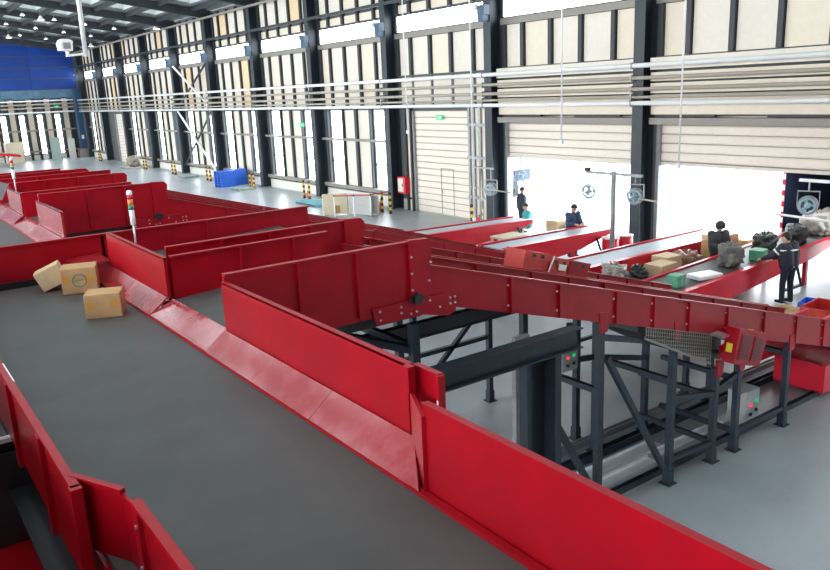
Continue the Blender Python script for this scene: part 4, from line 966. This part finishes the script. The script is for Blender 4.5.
# ================================================================== people
def person(lab, loc, rz, J, mats, hood=False, cap=True, stripe=False, scale=1.0, bulk=1.12):
    """J: joints in local space (facing +y). One continuous skin made from tapered limbs, voxel-remeshed."""
    V = lambda k: Vector(J[k])
    segs = []      # a, b, ra, rb, zone
    pel, che, nec, hea = V('pelvis'), V('chest'), V('neck'), V('head')
    up = (che - pel).normalized()
    side = Vector((1, 0, 0))
    for s in (-1, 1):
        segs.append((pel + side * .07 * s, che + side * .10 * s, .135 * bulk, .150 * bulk, 0))
        segs.append((che + side * .10 * s, V('sh' + 'LR'[s > 0]), .140 * bulk, .085 * bulk, 0))
        sfx = 'LR'[s > 0]
        segs.append((V('sh' + sfx), V('el' + sfx), .078 * bulk, .062 * bulk, 0)); segs.append((V('el' + sfx), V('wr' + sfx), .062 * bulk, .046, 0))
        wr = V('wr' + sfx); d = (wr - V('el' + sfx)).normalized(); pm = wr + d * .085
        segs.append((wr, wr + d * .03, .030, .034, 2)); segs.append((wr + d * .03, pm, .036, .034, 2))
        lat = d.cross(Vector((0, 0, 1)));  lat = lat.normalized() if lat.length > .1 else Vector((1, 0, 0))
        dn = Vector((0, 0, -1)) - d * d.dot(Vector((0, 0, -1))); dn = dn.normalized() if dn.length > .1 else Vector((0, 1, 0))
        for i, ln in enumerate((.066, .078, .073, .056)):
            r0 = pm + lat * (.024 * (i - 1.5)); k1 = r0 + d * ln * .5 + dn * .010; k2 = k1 + d * ln * .4 + dn * .026
            segs.append((r0 - d * .02, k1, .0125, .0115, 2)); segs.append((k1, k2, .0115, .0105, 2))
        t0 = wr + d * .035 - lat * (.03 * s); t1 = t0 - lat * (.032 * s) + d * .03; t2 = t1 + d * .035 + dn * .012
        segs.append((t0, t1, .015, .013, 2)); segs.append((t1, t2, .013, .011, 2))
        segs.append((V('hip' + sfx), V('kn' + sfx), .105, .076, 1)); segs.append((V('kn' + sfx), V('an' + sfx), .076, .062, 1))
        an = V('an' + sfx); segs.append((an + Vector((0, -.02, -.03)), V('to' + sfx), .048, .040, 3))
        segs.append((pel + side * .05 * s, V('hip' + sfx), .13, .11, 1))
    segs.append((che + up * .05, nec, .10, .058, 0)); segs.append((nec, hea, .054, .06, 2))
    fwd = Vector(J.get('face', (0, 1, 0))).normalized()
    hu = (hea - nec).normalized()
    segs.append((hea - hu * .02 - fwd * .01, hea + hu * .07 - fwd * .012, .088, .092, 2)); segs.append((hea - hu * .05 + fwd * .03, hea + fwd * .035, .055, .07, 2))
    segs.append((hea + fwd * .095 + hu * .0, hea + fwd * .108 - hu * .022, .014, .017, 2))
    lt = fwd.cross(hu).normalized()
    for s in (-1, 1): segs.append((hea + lt * .09 * s + hu * .015, hea + lt * .092 * s - hu * .03, .016, .012, 2))
    mb = MB()
    for (a, b, ra, rb, z) in segs:
        mb.sph(a, ra, 12, 8); mb.sph(b, rb, 12, 8)
        if (b - a).length > 1e-3: mb.cyl(a, b, ra, 12, rb)
    me = bpy.data.meshes.new('tmp'); me.from_pydata([v for v in mb.v], [], mb.f); me.update()
    o = bpy.data.objects.new('tmp', me); C.objects.link(o)
    r = o.modifiers.new('r', 'REMESH'); r.mode = 'VOXEL'; r.voxel_size = .013
    sm = o.modifiers.new('s', 'SMOOTH'); sm.factor = .5; sm.iterations = 2
    dg = bpy.context.evaluated_depsgraph_get(); ne = bpy.data.meshes.new_from_object(o.evaluated_get(dg))
    bpy.data.objects.remove(o); bpy.data.meshes.remove(me)
    ne.name = 'body'; ne.materials.clear()
    for k in mats: ne.materials.append(MATS[k])
    sg = [(a, b - a, max(1e-6, (b - a).length_squared), ra, rb, z) for (a, b, ra, rb, z) in segs]
    zone_v = []
    for v in ne.vertices:
        best = 9; bz = 0; co = v.co
        for (a, ab, l2, ra, rb, z) in sg:
            t = max(0, min(1, (co - a).dot(ab) / l2)); d = (co - a - ab * t).length - (ra + (rb - ra) * t)
            if z == 1 and co.z > J['pelvis'][2] - .04: d += .05
            if d < best: best = d; bz = z
        zone_v.append(bz)
    for p in ne.polygons:
        p.material_index = zone_v[p.vertices[0]]; p.use_smooth = True
    root = thing('person', lab, 'person', loc, 'people at the docks', rz, local=True); root.scale = (scale,) * 3
    bo = bpy.data.objects.new('body', ne); C.objects.link(bo); bo.parent = root
    def shell(name, m, r, lo, hi, back=0.0):
        s = MB(); n = 16; prof = []
        for k in range(9):
            ph = lo + (hi - lo) * k / 8; prof.append((max(1e-4, r * math.cos(ph)), r * math.sin(ph)))
        s.lathe(prof, (0, 0, 0), n); ob = s.build(name, m, root, loc=(0, 0, 0), smooth=True)
        q = Vector((0, 0, 1)).rotation_difference((hu - fwd * back).normalized()); ob.rotation_mode = 'QUATERNION'; ob.rotation_quaternion = q; ob.location = hea + hu * .055 - fwd * .015
        return ob
    if hood: shell('hood', mats[0], .135, -.75, math.pi / 2, .75)
    elif cap:
        shell('cap', 'hair', .112, .05, math.pi / 2, .05)
        shell('hair', 'hair', .106, -.12, math.pi / 2, 1.6).location = hea + hu * .02 - fwd * .015
        MB().slab([hea + hu * .065 + fwd * .09 - lt * .07, hea + hu * .065 + fwd * .09 + lt * .07, hea + hu * .055 + fwd * .16 + lt * .05, hea + hu * .055 + fwd * .16 - lt * .05], .01).build('cap_peak', 'hair', root, loc=(0, 0, 0))
    else: shell('hair', 'hair', .110, -.15, math.pi / 2, .45)
    for s in (-1, 1): MB().sph(hea + fwd * .088 + lt * .034 * s + hu * .022, .011, 8, 6).build('eye', 'hair', root, loc=(0, 0, 0))
    MB().bar(hea + fwd * .092 - hu * .052 - lt * .025, hea + fwd * .092 - hu * .052 + lt * .025, .008, .01).build('mouth', 'skin', root, loc=(0, 0, 0))
    if stripe:
        for s in (-1, 1):
            sx = 'LR'[s > 0]; a, b = V('sh' + sx), V('el' + sx); p = a.lerp(b, .55); d = (b - a).normalized()
            MB().cyl(p - d * .02, p + d * .02, .078 * bulk + .004, 14).build('reflective_stripe', 'label_white', root, loc=(0, 0, 0))
        MB().lathe([(.150 * bulk, 0), (.150 * bulk, .03)], (0, 0, 0), 16).build('reflective_stripe', 'label_white', root, loc=(0, 0, 0)).location = V('chest') + Vector((0, 0, .04)); root.children[-1].scale = (1.55, 1.0, 1)
        MB().box(-.10, .02, -.155, -.145, -.02, .02).build('reflective_stripe', 'label_white', root, loc=(0, 0, 0)).location = V('pelvis') + Vector((0, 0, -.02))
    return root
STAND = dict(pelvis=(0, 0, .96), chest=(0, .01, 1.28), neck=(0, .02, 1.47), head=(0, .04, 1.58), shL=(-.19, 0, 1.39), shR=(.19, 0, 1.39), elL=(-.25, -.02, 1.12), elR=(.25, -.02, 1.12), wrL=(-.24, .08, .90), wrR=(.24, .08, .90),
             hipL=(-.10, 0, .90), hipR=(.10, 0, .90), knL=(-.11, .02, .50), knR=(.11, .02, .50), anL=(-.11, -.02, .09), anR=(.11, -.02, .09), toL=(-.12, .14, .045), toR=(.12, .14, .045))
REACH = dict(STAND, chest=(0, .05, 1.28), neck=(0, .09, 1.46), head=(0, .13, 1.57), shL=(-.19, .05, 1.39), shR=(.19, .05, 1.39), elL=(-.33, .20, 1.18), elR=(.20, .29, 1.16), wrL=(-.42, .42, 1.08), wrR=(-.04, .44, 1.04), face=(-.55, .8, -.25), knL=(-.13, .03, .50), anL=(-.15, .0, .09), toL=(-.16, .16, .045))
BEND = dict(STAND, pelvis=(0, -.10, .92), chest=(0, .10, 1.18), neck=(0, .19, 1.33), head=(0, .25, 1.41), shL=(-.19, .13, 1.26), shR=(.19, .13, 1.26), elL=(-.27, .16, .99), elR=(.27, .16, .99), wrL=(-.25, .30, .84), wrR=(.25, .30, .84), hipL=(-.10, -.10, .87), hipR=(.10, -.10, .87), face=(0, 1, -.4))
CARRY = dict(STAND, chest=(0, .04, 1.28), head=(0, .07, 1.57), elL=(-.24, .10, 1.12), elR=(.24, .10, 1.12), wrL=(-.14, .33, 1.12), wrR=(.14, .33, 1.12), face=(0, 1, -.2))
SIT = dict(pelvis=(0, 0, .52), chest=(0, .05, .84), neck=(0, .08, 1.02), head=(0, .11, 1.13), shL=(-.18, .04, .95), shR=(.18, .04, .95), elL=(-.24, .10, .70), elR=(.24, .10, .70), wrL=(-.14, .30, .62), wrR=(.14, .30, .62),
           hipL=(-.10, .02, .50), hipR=(.10, .02, .50), knL=(-.13, .42, .50), knR=(.13, .42, .50), anL=(-.13, .42, .09), anR=(.13, .42, .09), toL=(-.13, .58, .045), toR=(.13, .58, .045), face=(0, 1, -.1))
person('worker in a dark jacket with reflective stripes and cap, reaching over the dark dock belt', (17.75, 9.45, 0), math.radians(-14), REACH, ('navy', 'navy', 'skin', 'hair'), stripe=True, bulk=1.3)
person('worker in a dark hooded jacket standing behind the grey sack', (18.15, 11.62, 0), math.radians(150), CARRY, ('charcoal', 'charcoal', 'skin', 'hair'), hood=True, bulk=1.25)
person('worker in a dark jacket standing in the left open doorway', (20.0, 21.05, 0), math.radians(-110), STAND, ('navy', 'navy', 'skin', 'hair'), cap=False)
person('worker in teal clothes sitting beside the doorway cartons', (19.45, 20.1, 0), math.radians(60), SIT, ('teal_cloth', 'teal_cloth', 'skin', 'hair'), cap=False)
person('worker in a blue jacket standing behind the pale dock belt', (18.1, 16.72, 0), math.radians(165), CARRY, ('navy_blue', 'charcoal', 'skin', 'hair'), cap=False)
st = thing('stool', 'low wooden stool under the sitting worker', 'stool', (19.45, 20.1, 0)); MB().box(19.27, 19.63, 19.92, 20.28, .34, .38).build('seat', 'board', st)
for x in (19.30, 19.60):
    for y in (19.95, 20.25): MB().box(x - .02, x + .02, y - .02, y + .02, 0, .34).build('leg', 'board', st)
tb = thing('work_table', 'small yellow topped table beside the farthest dock conveyor', 'table', (16.5, 17.95, 0))
MB().box(16.0, 17.0, 17.6, 18.3, .74, .79).build('table_top', 'board', tb)
for x in (16.05, 16.95):
    for y in (17.65, 18.25): MB().box(x - .03, x + .03, y - .03, y + .03, 0, .74).build('leg', 'board', tb)
